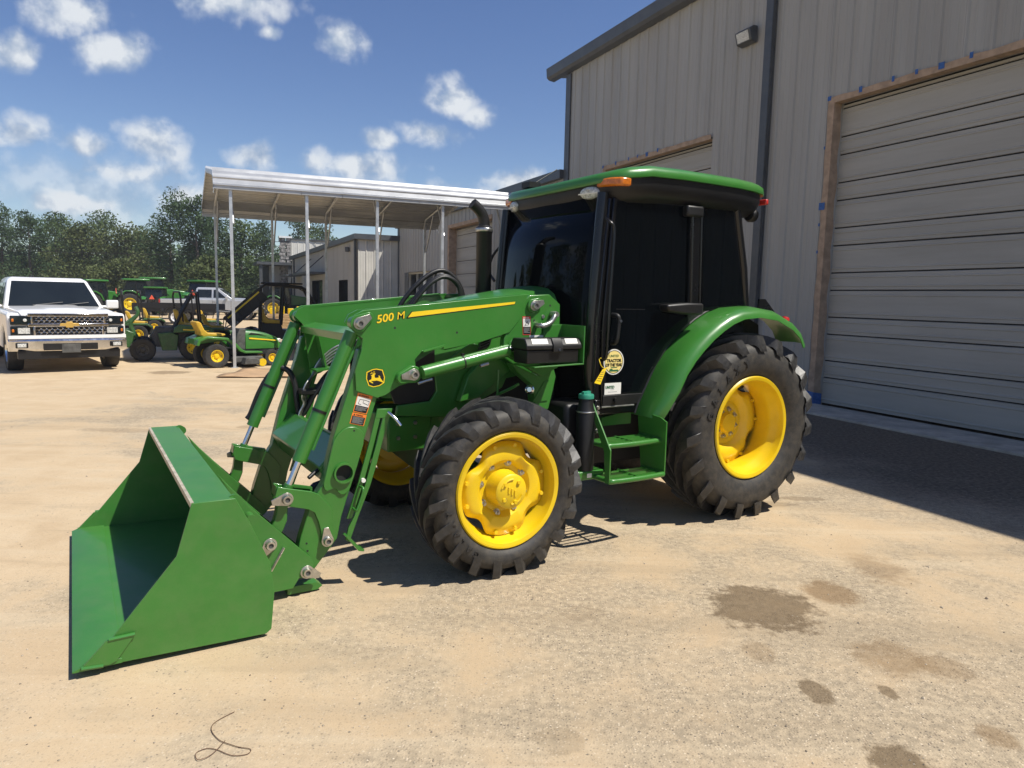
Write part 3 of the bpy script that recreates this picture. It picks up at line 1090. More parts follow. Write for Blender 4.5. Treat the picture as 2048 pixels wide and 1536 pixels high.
def wheel(name, c, sg, ri, Rc, Ro, wd, dish, hub_front, nl, letter=None, steer=0.0):
    u, v, w = c
    wm = MB()
    h = Rc - ri
    half = [(ri - .012, .28), (ri + .004, .36), (ri + .020, .385), (ri + .20 * h, .46), (ri + .45 * h, .50), (ri + .66 * h, .49), (ri + .84 * h, .455), (ri + .95 * h, .36), (ri + .995 * h, .2), (ri + h, 0)]
    prof = [(r, -o * wd) for r, o in half] + [(r, o * wd) for r, o in half[-2::-1]]
    wm.lathe(prof, (0, 0, 0), (0, sg, 0), 72)
    wo = wm.build(name, RUBBER, T_, smooth=50)
    wo.location = c
    wo.rotation_euler = (0, 0, steer)
    meshes = [lug_mesh(Rc, Ro, wd, s, .050 * Ro / .56, R(36)).mesh('lug', LUGR, 0) for s in (1, -1)]
    for i in range(nl):
        for j in (0, 1):
            o = bpy.data.objects.new('lug', meshes[j])
            COL.objects.link(o)
            o.parent = wo
            th = 2 * math.pi * (i + .5 * j) / nl
            o.rotation_euler = (0, -th, 0)
            if i == 0:
                md = None
    # rim barrel (outer side is +sg)
    e = .40 * wd
    rim = MB()
    rp = [(ri + .019, e + .002), (ri + .010, e + .012), (ri - .010, e + .008), (ri - .016, e - .012), (ri - .020, e - .05), (ri - .048, e - .085), (ri - .055, e - .13),
          (ri - .055, -e + .13), (ri - .048, -e + .085), (ri - .02, -e + .05), (ri - .014, -e + .012), (ri + .01, -e - .012), (ri + .019, -e - .002)]
    rp2 = [(r - .007, o) for r, o in rp[::-1]]
    rim.lathe(rp + rp2, (0, 0, 0), (0, sg, 0), 64, closed=True)
    rim.build('rim', YELLOW, wo, smooth=40)
    # dished disc with four lobes
    rd = ri - .052
    n = 96
    dm = MB()
    ringdefs = [(.30, dish - .0), (.52, dish - .005), (.62, dish + .035), (.78, dish + .045), (1.0, dish + .02)]
    vs, fs = [], []
    for q, (fr, o) in enumerate(ringdefs):
        for k in range(n):
            a = 2 * math.pi * k / n
            lob = max(0.0, min(1.0, 1.10 + .78 * math.cos(4 * a + (.15 if hub_front else 1.2))))
            lob = lob * lob * (3 - 2 * lob)
            rmax = rd * (.775 + .225 * lob)
            r = rd * fr if fr < .7 else (rd * .62 + (rmax - rd * .62) * ((fr - .62) / .38))
            vs.append((r * math.cos(a), sg * o, r * math.sin(a)))
    for q in range(len(ringdefs) - 1):
        for k in range(n):
            j = (k + 1) % n
            fs.append((q * n + k, q * n + j, (q + 1) * n + j, (q + 1) * n + k))
    dm.add(vs, fs)
    do = dm.build('wheel_disc', YELLOW, wo, smooth=40)
    md = do.modifiers.new('thickness', 'SOLIDIFY')
    md.thickness = .010
    md.offset = 0
    bo = MB()
    for k in range(4):
        a = (2 * math.pi * k - (.15 if hub_front else 1.2)) / 4
        for da in (-.26, .26):
            bo.lathe([(0, .022), (.013, .022), (.015, .0)], (rd * .93 * math.cos(a + da), sg * (dish + .028), rd * .93 * math.sin(a + da)), (0, sg, 0), 6)
    bo.build('rim_bolt', YELLOW, wo)
    # hub
    hb = MB()
    if hub_front:
        hb.lathe([(.0, dish + .125), (.095, dish + .125), (.108, dish + .115), (.112, dish + .03), (.118, dish + .02), (.118, dish - .03)], (0, 0, 0), (0, sg, 0), 40)
        hb.lathe([(.0, dish - .02), (.19, dish - .02)], (0, 0, 0), (0, sg, 0), 40)
        hb.build('hub', YELLOW, wo, smooth=40)
        hr = MB()
        for (a0, a1, r0) in ((20, 95, .078), (200, 275, .078)):
            hr.tube([(r0 * math.cos(R(a0 + (a1 - a0) * k / 10)), sg * (dish + .127), r0 * math.sin(R(a0 + (a1 - a0) * k / 10))) for k in range(11)], .007, 6)
        for a in (45, 130, 250, 320):
            hr.lathe([(0, .012), (.012, .012), (.015, 0)], (.072 * math.cos(R(a)), sg * (dish + .124), .072 * math.sin(R(a))), (0, sg, 0), 10)
        for k in (-1, 0, 1):
            hr.cbox((.0 + k * .022, sg * (dish + .127), k * .012), (.012, .008, .04))
        hr.build('hub_relief', YELLOW, wo, smooth=40)
        pl = MB()
        pl.lathe([(0, .006), (.013, .006), (.016, 0)], (.062 * math.cos(R(215)) * -1, sg * (dish + .124), .085 * math.sin(R(215))), (0, sg, 0), 12)
        pl.build('oil_plug', BURL, wo)
        nb, rb = 8, .160
    else:
        hb.lathe([(.0, dish + .05), (.075, dish + .045), (.085, dish + .01), (.13, dish + .004), (.135, dish - .04)], (0, 0, 0), (0, sg, 0), 40)
        hb.lathe([(.0, dish - .02), (.19, dish - .02)], (0, 0, 0), (0, sg, 0), 40)
        hb.build('hub', YELLOW, wo, smooth=40)
        nb, rb = 8, .112
    for k in range(nb):
        a = 2 * math.pi * (k + .3) / nb
        st = MB()
        st.lathe([(0, .030), (.008, .030), (.008, .018), (.017, .016), (.017, .0), (.024, 0), (.024, -.01)], (rb * math.cos(a), sg * (dish + .006), rb * math.sin(a)), (0, sg, 0), 10)
        st.build('wheel_nut', STEEL, wo, smooth=30)
    if letter and sg > 0:
        a0, da_, rl, sz = letter
        for i, ch in enumerate('GALAXY'):
            a = R(a0 + i * da_)
            # local up of the letter points away from the hub
            upv = Vector((math.cos(a), 0, math.sin(a)))
            zv = Vector((0, 1, 0))
            xv = upv.cross(zv)
            M = Matrix((xv, upv, zv)).transposed().to_4x4()
            M.translation = Vector((rl * math.cos(a), .505 * wd, rl * math.sin(a)))
            text(ch, sz, LUGR, wo, M, 'lettering', ext=.004, align='CENTER', bold=.001)
    return wo


RW, FW = .745, .56
fwd = .315
rwd = .43
wheel('front_wheel', (2.335, .842, .545), 1, .350, .509, FW + .004, fwd, .035, True, 19, (-56, 9, .412, .055))
wheel('front_wheel', (2.335, -.842, .545), -1, .350, .509, FW + .004, fwd, .035, True, 19)
wheel('rear_wheel', (0, .668, .735), 1, .398, .684, RW + .004, rwd, -.10, False, 19, (14, 12, .505, .085))
wheel('rear_wheel', (0, -.668, .735), -1, .398, .684, RW + .004, rwd, -.10, False, 19)

# ---------------------------------------------------------------- chassis, engine, hood
ch = MB()
ch.box((-.35, -.24, .42), (1.35, .24, 1.0))
ch.box((1.35, -.17, .55), (2.05, .17, 1.05))
ch.cyl((0, -.43, .735), (0, .43, .735), .15, 20)
ch.box((-.25, -.42, .55), (.25, .42, .92))
ch.build('transmission', BLACK, T_, bevel=.02)
ax = MB()
ax.prism([(-.78, .46), (-.4, .42), (0, .40), (.4, .42), (.78, .46), (.78, .62), (.4, .60), (.15, .68), (-.15, .68), (-.4, .60), (-.78, .62)], 2.25, 2.42, axis=0)
ax.cyl((2.335, -.83, .545), (2.335, .83, .545), .075, 16)
ax.build('front_axle', GREEND, T_, bevel=.015)
fr = MB()
for sg in (1, -1):
    fr.box((1.9, sg * .21, .70), (2.84, sg * .29, .92))
fr.box((2.55, -.30, .70), (2.86, .30, .93))
fr.build('front_frame', GREEN, T_, bevel=.01)
for (u, w) in ((2.79, .885), (2.67, .885), (2.79, .79), (2.67, .79)):
    b_ = MB()
    b_.lathe([(0, .014), (.012, .014), (.014, 0)], (u, .302, w), (0, 1, 0), 6)
    b_.build('frame_bolt', STEEL, T_)
en = MB()
en.box((1.5, -.2, .95), (2.62, .2, 1.5))
en.box((1.7, .2, 1.0), (2.1, .27, 1.3))
en.cyl((2.25, .21, 1.02), (2.25, .31, 1.02), .06, 14)
en.build('engine', DARKIN, T_)
hd = MB()
rings = []
for (u, zt, zb, hw) in ((1.60, 1.815, 1.22, .40), (1.8, 1.785, 1.20, .395), (2.05, 1.742, 1.16, .385), (2.3, 1.695, 1.12, .375), (2.55, 1.645, 1.09, .365), (2.72, 1.60, 1.07, .355),
                        (2.82, 1.54, 1.06, .335), (2.885, 1.43, 1.06, .30), (2.91, 1.25, 1.07, .28)):
    d = .05 if u > 2.8 else .0
    pr = [(-hw, zb), (-hw, zt - .20), (-hw + .018, zt - .12), (-hw + .06, zt - .06), (-hw + .14, zt - .022), (-.12, zt - .004), (0, zt), (.12, zt - .004),
          (hw - .14, zt - .022), (hw - .06, zt - .06), (hw - .018, zt - .12), (hw, zt - .20), (hw, zb)]
    rings.append([(u, a, b) for a, b in pr])
hd.sweep(None, rings)
hood = hd.build('hood', GREEN, T_, smooth=28)
# side panels with a dark screen in front and the slanted vents
for sg in (1, -1):
    sp = MB()
    sp.prism([(2.57, 1.24), (2.555, 1.10), (2.60, 1.035), (2.83, 1.02), (2.84, .955), (2.45, .92), (2.30, .98), (2.05, 1.10), (1.95, 1.30), (2.3, 1.42)], sg * .36, sg * .385)
    sp.build('side_panel', GREEN, T_, bevel=.006)
    sc = MB()
    sc.prism([(2.565, 1.40), (2.56, 1.10), (2.61, 1.04), (2.84, 1.03), (2.885, 1.15), (2.88, 1.35), (2.78, 1.44)], sg * .355, sg * .372)
    sc.build('side_screen', BLACK, T_)
    vt = MB()
    for i in range(9):
        a = i / 8
        cu, cw = 2.215 - .052 * a, 1.385 + .15 * a
        vt.prism([(cu - .04, cw + .0), (cu + .04, cw - .028), (cu + .04, cw - .020), (cu - .04, cw + .008)], sg * .386, sg * .396)
    vo_ = MB()
    vo_.prism([(2.185, 1.505), (2.12, 1.53), (2.155, 1.395), (2.235, 1.37)], sg * .372, sg * .387)
    vv = vo_.build('vent', BLACK, T_)
    vt.build('vent_slat', BURL, vv)

# ---------------------------------------------------------------- exhaust and hoses by the hood
ex = MB()
ex.lathe([(.058, 0), (.062, .01), (.062, .48), (.066, .485), (.066, .525), (.058, .53), (.045, .54), (.045, .55)], (1.775, -.40, 1.74), (0, 0, 1), 28)
ex.tube(spline([(1.775, -.40, 2.26), (1.778, -.40, 2.31), (1.797, -.40, 2.365), (1.838, -.40, 2.41), (1.885, -.40, 2.442)], 5), .043, 18, cap=False)
eo = ex.build('exhaust_stack', BLACK, T_, smooth=40)
ring = MB()
ring.lathe([(.0665, 0), (.069, .004), (.069, .024), (.0665, .028)], (1.775, -.40, 2.232), (0, 0, 1), 28)
ring.build('clamp_band', STEEL, eo, smooth=40)
inn = MB()
inn.cyl((1.879, -.40, 2.4385), (1.883, -.40, 2.441), .0395, 16)
inn.build('exhaust_mouth', DARKIN, eo)
for pts, r in (([(2.47, -.47, 1.62), (2.416, -.46, 1.706), (2.322, -.45, 1.81), (2.21, -.45, 1.893), (2.112, -.45, 1.92), (2.025, -.45, 1.88), (1.967, -.44, 1.812), (1.939, -.43, 1.72), (1.93, -.42, 1.55)], .018),
               ([(2.42, -.42, 1.62), (2.36, -.41, 1.70), (2.27, -.40, 1.80), (2.18, -.40, 1.86), (2.10, -.40, 1.875), (2.03, -.40, 1.835), (1.98, -.40, 1.77), (1.96, -.40, 1.66), (1.95, -.4, 1.5)], .018),
               ([(2.40, -.37, 1.65), (2.346, -.36, 1.727), (2.264, -.35, 1.811), (2.181, -.35, 1.859), (2.118, -.35, 1.864), (2.044, -.35, 1.829), (2.009, -.35, 1.753), (2.0, -.36, 1.6)], .016)):
    h_ = MB()
    h_.tube(spline(pts, 5), r, 10)
    h_.build('loader_hose', HOSE, T_, smooth=60)

# ---------------------------------------------------------------- cab
side = [(1.385, 2.43), (.12, 2.46), (-.06, 1.72), (-.07, 1.45), (.5, 1.45), (.79, 1.28), (.97, 1.05), (1.06, .90), (1.45, .90), (1.465, 1.15), (1.46, 1.55)]
cb = MB()
cb.prism(side, -.655, .655)
cab = cb.build('cab', BLACKG, T_, bevel=.015)
# windscreen, bowed
wsn = MB()
n = 14
vs, fs = [], []
rows = [(1.405, 2.43), (1.450, 2.1), (1.487, 1.7), (1.497, 1.5), (1.50, 1.26)]
for (uu, ww) in rows:
    for i in range(n + 1):
        a = -1 + 2 * i / n
        vs.append((uu + .06 * (1 - a * a) + .004, .625 * a, ww))
for r_ in range(len(rows) - 1):
    for i in range(n):
        fs.append((r_ * (n + 1) + i, r_ * (n + 1) + i + 1, (r_ + 1) * (n + 1) + i + 1, (r_ + 1) * (n + 1) + i))
wsn.add(vs, fs)
wo_ = wsn.build('windscreen', GLASS, T_, smooth=60)
md = wo_.modifiers.new('thickness', 'SOLIDIFY')
md.thickness = .008
md.offset = -1


def pane(name, pts, sg, v=.662, inner=None):
    mb = MB()
    mb.prism(pts, sg * (v - .006), sg * v)
    return mb.build(name, GLASS, T_, bevel=.002)


for sg in (1, -1):
    # corner pillar of the cab, front and rear
    pl = MB()
    pl.tube([(1.425, sg * .64, 2.45), (1.455, sg * .643, 2.1), (1.49, sg * .645, 1.6), (1.50, sg * .645, 1.2), (1.47, sg * .645, .93)], .040, 12)
    pl.build('cab_pillar', BLACKG, T_, smooth=50)
    pl = MB()
    pl.tube([(.10, sg * .64, 2.46), (-.02, sg * .64, 2.0), (-.075, sg * .64, 1.66)], .036, 10)
    pl.build('cab_pillar', BLACKG, T_, smooth=50)
    # door: glass above, rubber edge, lower panel
    dr_ = MB()
    rimo = [(1.355, 2.425), (.60, 2.44), (.565, 1.55), (.80, 1.37), (.98, 1.13), (1.085, .955), (1.40, .955), (1.415, 1.5)]
    dr_.prism(rimo, sg * .656, sg * .672)
    door = dr_.build('cab_door', BLACKG, T_, bevel=.006)
    gl = MB()
    gl.prism([(1.325, 2.405), (.625, 2.42), (.59, 1.56), (.82, 1.40), (1.0, 1.15), (1.06, 1.06), (1.36, 1.06), (1.378, 1.5)], sg * .672, sg * .6745)
    gl.build('door_glass', GLASS, door)
    bt = MB()
    bt.prism([(1.39, 1.045), (1.02, 1.045), (1.07, .972), (1.395, .972)], sg * .673, sg * .680)
    bt.build('door_lower_panel', BLACK, door, bevel=.003)
    sl_ = MB()
    sl_.tube([(1.40, sg * .676, .962), (1.10, sg * .676, .962)], .007, 8)
    sl_.build('door_sill', STEEL, door)
    ql = MB()
    ql.prism([(.475, 2.43), (.15, 2.43), (-.03, 1.74), (-.035, 1.62), (.44, 1.66)], sg * .657, sg * .664)
    ql.build('quarter_glass', GLASS, T_, bevel=.002)
    # grab rail on the front pillar
    gr = MB()
    gr.tube(spline([(1.43, sg * .685, 2.275), (1.42, sg * .725, 2.245), (1.395, sg * .74, 2.19), (1.405, sg * .74, 1.9), (1.42, sg * .74, 1.5), (1.42, sg * .73, 1.33), (1.425, sg * .69, 1.30)], 4), .011, 8)
    gr.build('grab_rail', BLACKG, T_, smooth=60)
    # rail pair and hinge blocks behind the door
    for uu in (.595, .505):
        rl = MB()
        rl.tube([(uu + .03, sg * .70, 2.43), (uu, sg * .70, 1.68)], .010, 8)
        rl.build('mirror_post', BLACKG, T_)
    hb = MB()
    hb.box((.53, sg * .66, 2.345), (.70, sg * .725, 2.425))
    hb.build('hinge_block', BLACK, T_, bevel=.015)
    mi = MB()
    mi.prism([(.93, 1.695), (.91, 1.645), (.70, 1.625), (.56, 1.625), (.56, 1.71), (.72, 1.712)], sg * .70, sg * .80)
    mi.build('work_light', BLACK, T_, bevel=.015)
    hn = MB()
    hn.tube(spline([(1.335, sg * .675, 1.615), (1.325, sg * .72, 1.612), (1.315, sg * .73, 1.58), (1.322, sg * .73, 1.50), (1.33, sg * .725, 1.43), (1.335, sg * .678, 1.42)], 4), .017, 8)
    ho = hn.build('door_handle', BLACK, door, smooth=60)
    lk = MB()
    lk.cyl((1.313, sg * .745, 1.575), (1.313, sg * .751, 1.575), .010, 12)
    lk.build('lock', CHROME, door)
    kn = MB()
    kn.cyl((1.285, sg * .682, 1.01), (1.285, sg * .705, 1.01), .018, 12)
    kn.build('door_knob', BLACK, door)

# roof
def rq(a):
    """plan outline, a from 0 to 1 round the roof"""
    pass


plan = []
for i in range(25):
    t = -1 + 2 * i / 24
    plan.append((1.50 - .10 * abs(t) ** 2.4 - .04 * max(0, abs(t) - .82) / .18, .735 * t))
fu = [(1.30, .772), (1.1, .785), (.8, .785), (.5, .782), (.2, .77), (0, .752), (-.1, .735), (-.16, .69), (-.185, .60)]
outl = plan + fu + [(-.195, .3), (-.195, -.3)] + [(a, -b) for a, b in fu[::-1]]


def rring(sc, z, du=0.0):
    out = []
    for a, b in outl:
        cu = .64
        uu = cu + (a - cu) * sc[0]
        vv = b * sc[1]
        f = max(0, (a - .95) / .55)
        g = max(0, (.15 - a) / .35)
        out.append((uu, vv, z - .085 * f * f * (1 - .25 * (abs(b) / .735) ** 2 * 0) - .03 * g * g))
    return out


rf = MB()
rf.sweep(None, [rring((.96, .95), 2.585), rring((.995, .995), 2.585), rring((1.0, 1.0), 2.60), rring((.995, .992), 2.632), rring((.97, .955), 2.658), rring((.88, .85), 2.678),
                rring((.6, .55), 2.69), rring((.2, .2), 2.695)])
ro = rf.build('cab_roof', GREEN, T_, smooth=50)
hl = MB()
hl.sweep(None, [rring((.90, .87), 2.43), rring((.95, .93), 2.47), rring((.975, .968), 2.53), rring((.975, .968), 2.588)])
hl.build('roof_underside', BLACK, T_, smooth=45)
at = MB()
at.box((1.25, -.52, 2.62), (1.36, -.40, 2.665))
at.tube([(1.28, -.46, 2.66), (1.05, -.46, 2.80)], .004, 5)
at.build('antenna', BLACK, T_)
for sg in (1, -1):
    al = MB()
    ou = [(1.43, .565), (1.425, .62), (1.405, .70), (1.36, .755), (1.285, .772), (1.28, .70), (1.35, .60)]
    pts = [(a, sg * b) for a, b in ou]
    al.prism(pts, 2.494, 2.552, axis=2)
    al.build('turn_signal', ORANGE, T_, bevel=.012)
    wl2 = MB()
    wl2.lathe([(0, .022), (.06, .020), (.082, .008), (.086, -.01)], (0, 0, 0), (1, 0, 0), 28)
    for i, p in enumerate(wl2.v):
        wl2.v[i] = (p[0], p[1], p[2] * .52)
    wo2 = wl2.build('roof_lamp', LENS, T_, smooth=40)
    wo2.location = (1.437, sg * .505, 2.462)
    wo2.rotation_euler = (0, R(14), sg * R(14))
    bz = MB()
    bz.box((.0225, -.085, -.004), (.0245, .085, .004))
    bz.build('lamp_bar', DWHITE, wo2)
    tl = MB()
    tl.box((-.20, sg * .62, 2.50), (-.165, sg * .71, 2.545))
    tl.build('rear_signal', RED, T_, bevel=.01)
    rl_ = MB()
    rl_.lathe([(0, -.02), (.05, -.02), (.058, 0), (.05, .04), (.02, .06)], (-.12, sg * .60, 2.425), (-1, 0, -.15), 18)
    rl_.tube([(-.09, sg * .60, 2.43), (-.03, sg * .60, 2.46)], .012, 6)
    rl_.build('rear_lamp', BLACK, T_, smooth=40)
    # fender
    path = [(1.06, .885), (1.03, .96), (.945, 1.115), (.875, 1.24), (.79, 1.345), (.70, 1.43), (.60, 1.51), (.49, 1.58), (.38, 1.635), (.25, 1.675), (.06, 1.69), (-.16, 1.665), (-.37, 1.585), (-.49, 1.50), (-.55, 1.41)]
    P = [Vector((a, 0, b)) for a, b in path]
    rings = []
    for i, p in enumerate(P):
        t = (P[min(i + 1, len(P) - 1)] - P[max(i - 1, 0)]).normalized()
        nr = Vector((t.z, 0, -t.x))
        if nr.dot(p - Vector((.05, 0, .74))) < 0:
            nr = -nr
        q = i / (len(P) - 1)
        sec = [(.60, .0), (.70, .006), (.78, .006), (.845, -.004), (.885, -.022), (.908, -.048), (.915, -.080), (.906, -.080), (.898, -.052), (.876, -.032), (.84, -.016), (.78, -.008), (.70, -.010), (.60, -.014)]
        wsc = 1.0 if i > 1 else (.82 + .09 * i)
        ring = []
        for vv, off in sec:
            vv2 = .60 + (vv - .60) * wsc
            ring.append((p.x + nr.x * off, sg * vv2, p.z + nr.z * off))
        rings.append(ring)
    fd = MB()
    fd.sweep(None, rings)
    fo = fd.build('fender', GREEN, T_, smooth=50)
    ed = MB()
    ed.tube([(a + .010, sg * .655, b + .010) for a, b in path[:11]], .009, 6)
    ed.build('fender_seal', HOSE, fo)
    iw = MB()
    iw.prism([(.95, 1.0), (.58, 1.48), (.28, 1.63), (-.12, 1.62), (-.3, 1.54), (-.35, 1.1), (.6, .7)], sg * .54, sg * .60)
    iw.build('inner_wall', BLACK, T_)
    bk = MB()
    bk.prism([(-.15, 1.68), (-.155, 1.755), (-.23, 1.755), (-.38, 1.63), (-.38, 1.58)], sg * .70, sg * .712)
    bk.build('sign_bracket', BLACKG, T_)
    lt = MB()
    lt.lathe([(0, .022), (.03, .02), (.036, 0), (.036, -.02)], (-.335, sg * .83, 1.592), (-.35, 0, .9), 16)
    lt.build('reflector', RED, T_, smooth=40)

# stickers on the door
sk = MB()
sk.lathe([(0, .0012), (.092, .0012), (.092, 0)], (1.303, .6755, 1.283), (0, 1, 0), 40)
so = sk.build('round_sticker', DWHITE, T_, smooth=0)
s2 = MB()
s2.lathe([(0, .0005), (.083, .0005)], (1.303, .677, 1.283), (0, 1, 0), 40)
s2.build('sticker_field', DCREAM, so, smooth=0)
s3 = MB()
s3.lathe([(.079, .0005), (.083, .0005)], (1.303, .6776, 1.283), (0, 1, 0), 40)
s3.build('sticker_ring', DBLACK, so, smooth=0)
text('UNITED', .024, DGREEN, so, textM(1.303, .6785, 1.318), sx=1.0, align='CENTER')
text('TRACTOR', .030, DBLACK, so, textM(1.303, .6785, 1.283), sx=.95, align='CENTER', bold=.0012)
text('OF THE YEAR', .030, DBLACK, so, textM(1.303, .6785, 1.252), sx=.80, align='CENTER', bold=.0012)
s4 = MB()
s4.prism([(1.345, 1.215), (1.34, 1.232), (1.318, 1.236), (1.31, 1.226), (1.262, 1.228), (1.258, 1.214)], .677, .6782)
s4.prism([(1.332, 1.240), (1.27, 1.240), (1.275, 1.246), (1.328, 1.246)], .677, .6782)
s4.build('sticker_drawing', DGREEN, so)
sw = MB()
sw.box((1.228, .6755, 1.050), (1.378, .677, 1.133))
so2 = sw.build('white_sticker', DWHITE, T_)
text('UNITED', .028, DGREEN, so2, textM(1.372, .678, 1.093), sx=.82, bold=.0008)
ln2 = MB()
ln2.box((1.265, .677, 1.066), (1.345, .6776, 1.070))
ln2.box((1.29, .677, 1.082), (1.325, .6776, 1.085))
ln2.build('sticker_line', DGREY, so2)
oth = MB()
for j in range(7):
    ww = 1.62 - .0 * j
oth.box((1.03, .6755, 1.655), (1.30, .6765, 1.660))
oth.build('glass_etching', BLACK, T_)

# ---------------------------------------------------------------- steps
stp = MB()
stp.prism([(1.02, .90), (1.30, .86), (1.30, .80), (1.02, .80)], .50, .56)
for (uu, tk) in ((1.035, .010), (1.535, .010)):
    v0, v1 = .70, .965
    if uu < 1.2:
        stp.add([(uu, .66, .92), (uu, .90, .90), (uu, .965, .875), (uu, .965, .50), (uu, .72, .50), (uu + tk, .66, .92), (uu + tk, .90, .90), (uu + tk, .965, .875), (uu + tk, .965, .50), (uu + tk, .72, .50)],
                [(0, 1, 2, 3, 4), (9, 8, 7, 6, 5), (0, 5, 6, 1), (1, 6, 7, 2), (2, 7, 8, 3), (3, 8, 9, 4), (4, 9, 5, 0)])
    else:
        stp.add([(uu, .70, 1.03), (uu, .74, 1.03), (uu, .965, .72), (uu, .965, .485), (uu, .92, .485), (uu, .90, .70), (uu + tk, .70, 1.03), (uu + tk, .74, 1.03), (uu + tk, .965, .72), (uu + tk, .965, .485), (uu + tk, .92, .485), (uu + tk, .90, .70)],
                [(0, 1, 2, 3, 4, 5), (11, 10, 9, 8, 7, 6), (0, 6, 7, 1), (1, 7, 8, 2), (2, 8, 9, 3), (3, 9, 10, 4), (4, 10, 11, 5), (5, 11, 6, 0)])
steps = stp.build('cab_step', GREEN, T_)
for (z, va, vb) in ((.50, .735, .96), (.735, .69, .91)):
    tr_ = MB()
    tr_.tube(spline([(1.045, va, z), (1.05, vb - .02, z), (1.08, vb, z), (1.3, vb + .012, z), (1.49, vb, z), (1.525, vb - .02, z), (1.53, va, z)], 3), .020, 8)
    tr_.build('step_rim', GREEN, steps, smooth=50)
    gb = MB()
    for k in range(4):
        vv = va + .02 + (vb - va - .04) * k / 3.6
        gb.box((1.05, vv, z - .004), (1.53, vv + .008, z + .012))
    gb.box((1.27, va, z - .006), (1.285, vb, z + .014))
    gb.build('step_grating', GREEN, steps)
tk_ = MB()
tk_.box((1.46, .34, .50), (1.70, .66, 1.0))
tk_.build('fuel_tank', BLACK, T_, bevel=.03)
fn = MB()
fn.lathe([(.0, .0), (.066, .0), (.066, .41), (.060, .425), (.052, .46), (.046, .50), (.0, .50)], (1.585, .735, .545), (0, 0, 1), 26)
fno = fn.build('filler_neck', BLACK, T_, smooth=30)
fr2 = MB()
fr2.lathe([(.066, 0), (.069, .004), (.066, .010)], (1.585, .735, .95), (0, 0, 1), 26)
fr2.build('neck_ring', STEEL, fno)
cp_ = MB()
cp_.lathe([(.0, .048), (.026, .046), (.030, .032), (.050, .030), (.054, .022), (.054, .0), (.045, 0)], (1.585, .735, 1.045), (0, 0, 1), 18)
cp_.cbox((1.585, .735, 1.085), (.088, .02, .016), Matrix.Rotation(R(20), 3, 'Z'))
cp_.build('filler_cap', CAP, fno, smooth=30)
tb_ = MB()
tb_.box((1.46, .62, .485), (1.70, .80, .545))
tb_.build('tank_bracket', GREEN, T_, bevel=.006)
tl_ = MB()
tl_.box((1.565, .8005, .500), (1.605, .8015, .530))
tl_.build('tank_label', DWHITE, T_)
for (u, w) in ((1.455, .93), (1.455, .86), (1.45, .80), (1.452, .965)):
    b_ = MB()
    b_.lathe([(0, .012), (.012, .012), (.016, 0)], (u, .70, w), (0, 1, 0), 8)
    b_.build('bracket_bolt', STEEL, T_)
bh = MB()
bh.box((1.43, .40, .78), (1.475, .70, 1.02))
bh.build('step_bracket', BLACKG, T_, bevel=.005)

# ---------------------------------------------------------------- loader
MASTP = [(2.014, 1.739), (1.859, 1.749), (1.769, 1.683), (1.767, 1.517), (1.782, 1.448), (1.767, 1.259), (1.90, 1.20), (2.145, 1.332), (2.209, 1.38), (2.203, 1.46), (2.11, 1.638), (2.068, 1.695)]
BOOM = [(2.030, 1.747), (2.095, 1.578), (2.165, 1.498), (2.386, 1.436), (2.64, 1.395), (2.645, 1.424), (2.782, 1.390), (2.83, 1.34), (2.825, 1.30), (2.80, 1.215), (2.93, 1.185), (3.015, 1.134), (3.068, 1.119), (3.198, 1.167), (3.203, 1.284),
        (3.165, 1.40), (3.158, 1.47), (3.20, 1.50), (3.228, 1.56), (3.205, 1.605), (3.15, 1.632)]
BOOMIN = [(2.030, 1.745), (2.165, 1.498), (2.64, 1.395), (2.80, 1.30), (3.02, 1.20), (3.10, 1.25), (3.12, 1.45), (3.228, 1.56), (3.205, 1.605), (3.15, 1.632)]
ARM = [(3.110, 1.45), (3.172, 1.404), (3.202, 1.283), (3.329, .899), (3.393, .634), (3.426, .586), (3.474, .492), (3.522, .347), (3.545, .253), (3.54, .13), (3.50, .100), (3.45, .135), (3.373, .225), (3.31, .303), (3.285, .427), (3.23, .595),
       (3.14, .89), (3.06, 1.13), (3.03, 1.25)]
WEAR = [(3.329, .889), (3.30, .925), (3.265, .952), (3.228, .962), (3.195, .955), (3.16, .932), (3.14, .897), (3.19, .73), (3.237, .592), (3.262, .565), (3.284, .558), (3.305, .578), (3.322, .606), (3.345, .604), (3.362, .588), (3.385, .60), (3.393, .634)]
BELL = [(3.665, .600), (3.648, .655), (3.60, .640), (3.463, .605), (3.422, .585), (3.37, .526), (3.342, .483), (3.345, .40), (3.345, .34), (3.345, .29), (3.365, .268), (3.39, .268), (3.405, .29), (3.41, .36), (3.423, .418), (3.446, .479), (3.483, .503), (3.618, .542), (3.65, .556)]
LINK = [(3.645, .585), (3.655, .50), (3.668, .455), (3.715, .37), (3.735, .345), (3.70, .305), (3.66, .325), (3.615, .40), (3.595, .45), (3.588, .547), (3.60, .60)]
STAND = [(3.062, 1.053), (2.972, 1.050), (3.029, .878), (3.070, .724), (3.135, .55), (3.186, .415), (3.240, .268), (3.262, .285), (3.256, .412), (3.145, .663), (3.100, .84)]
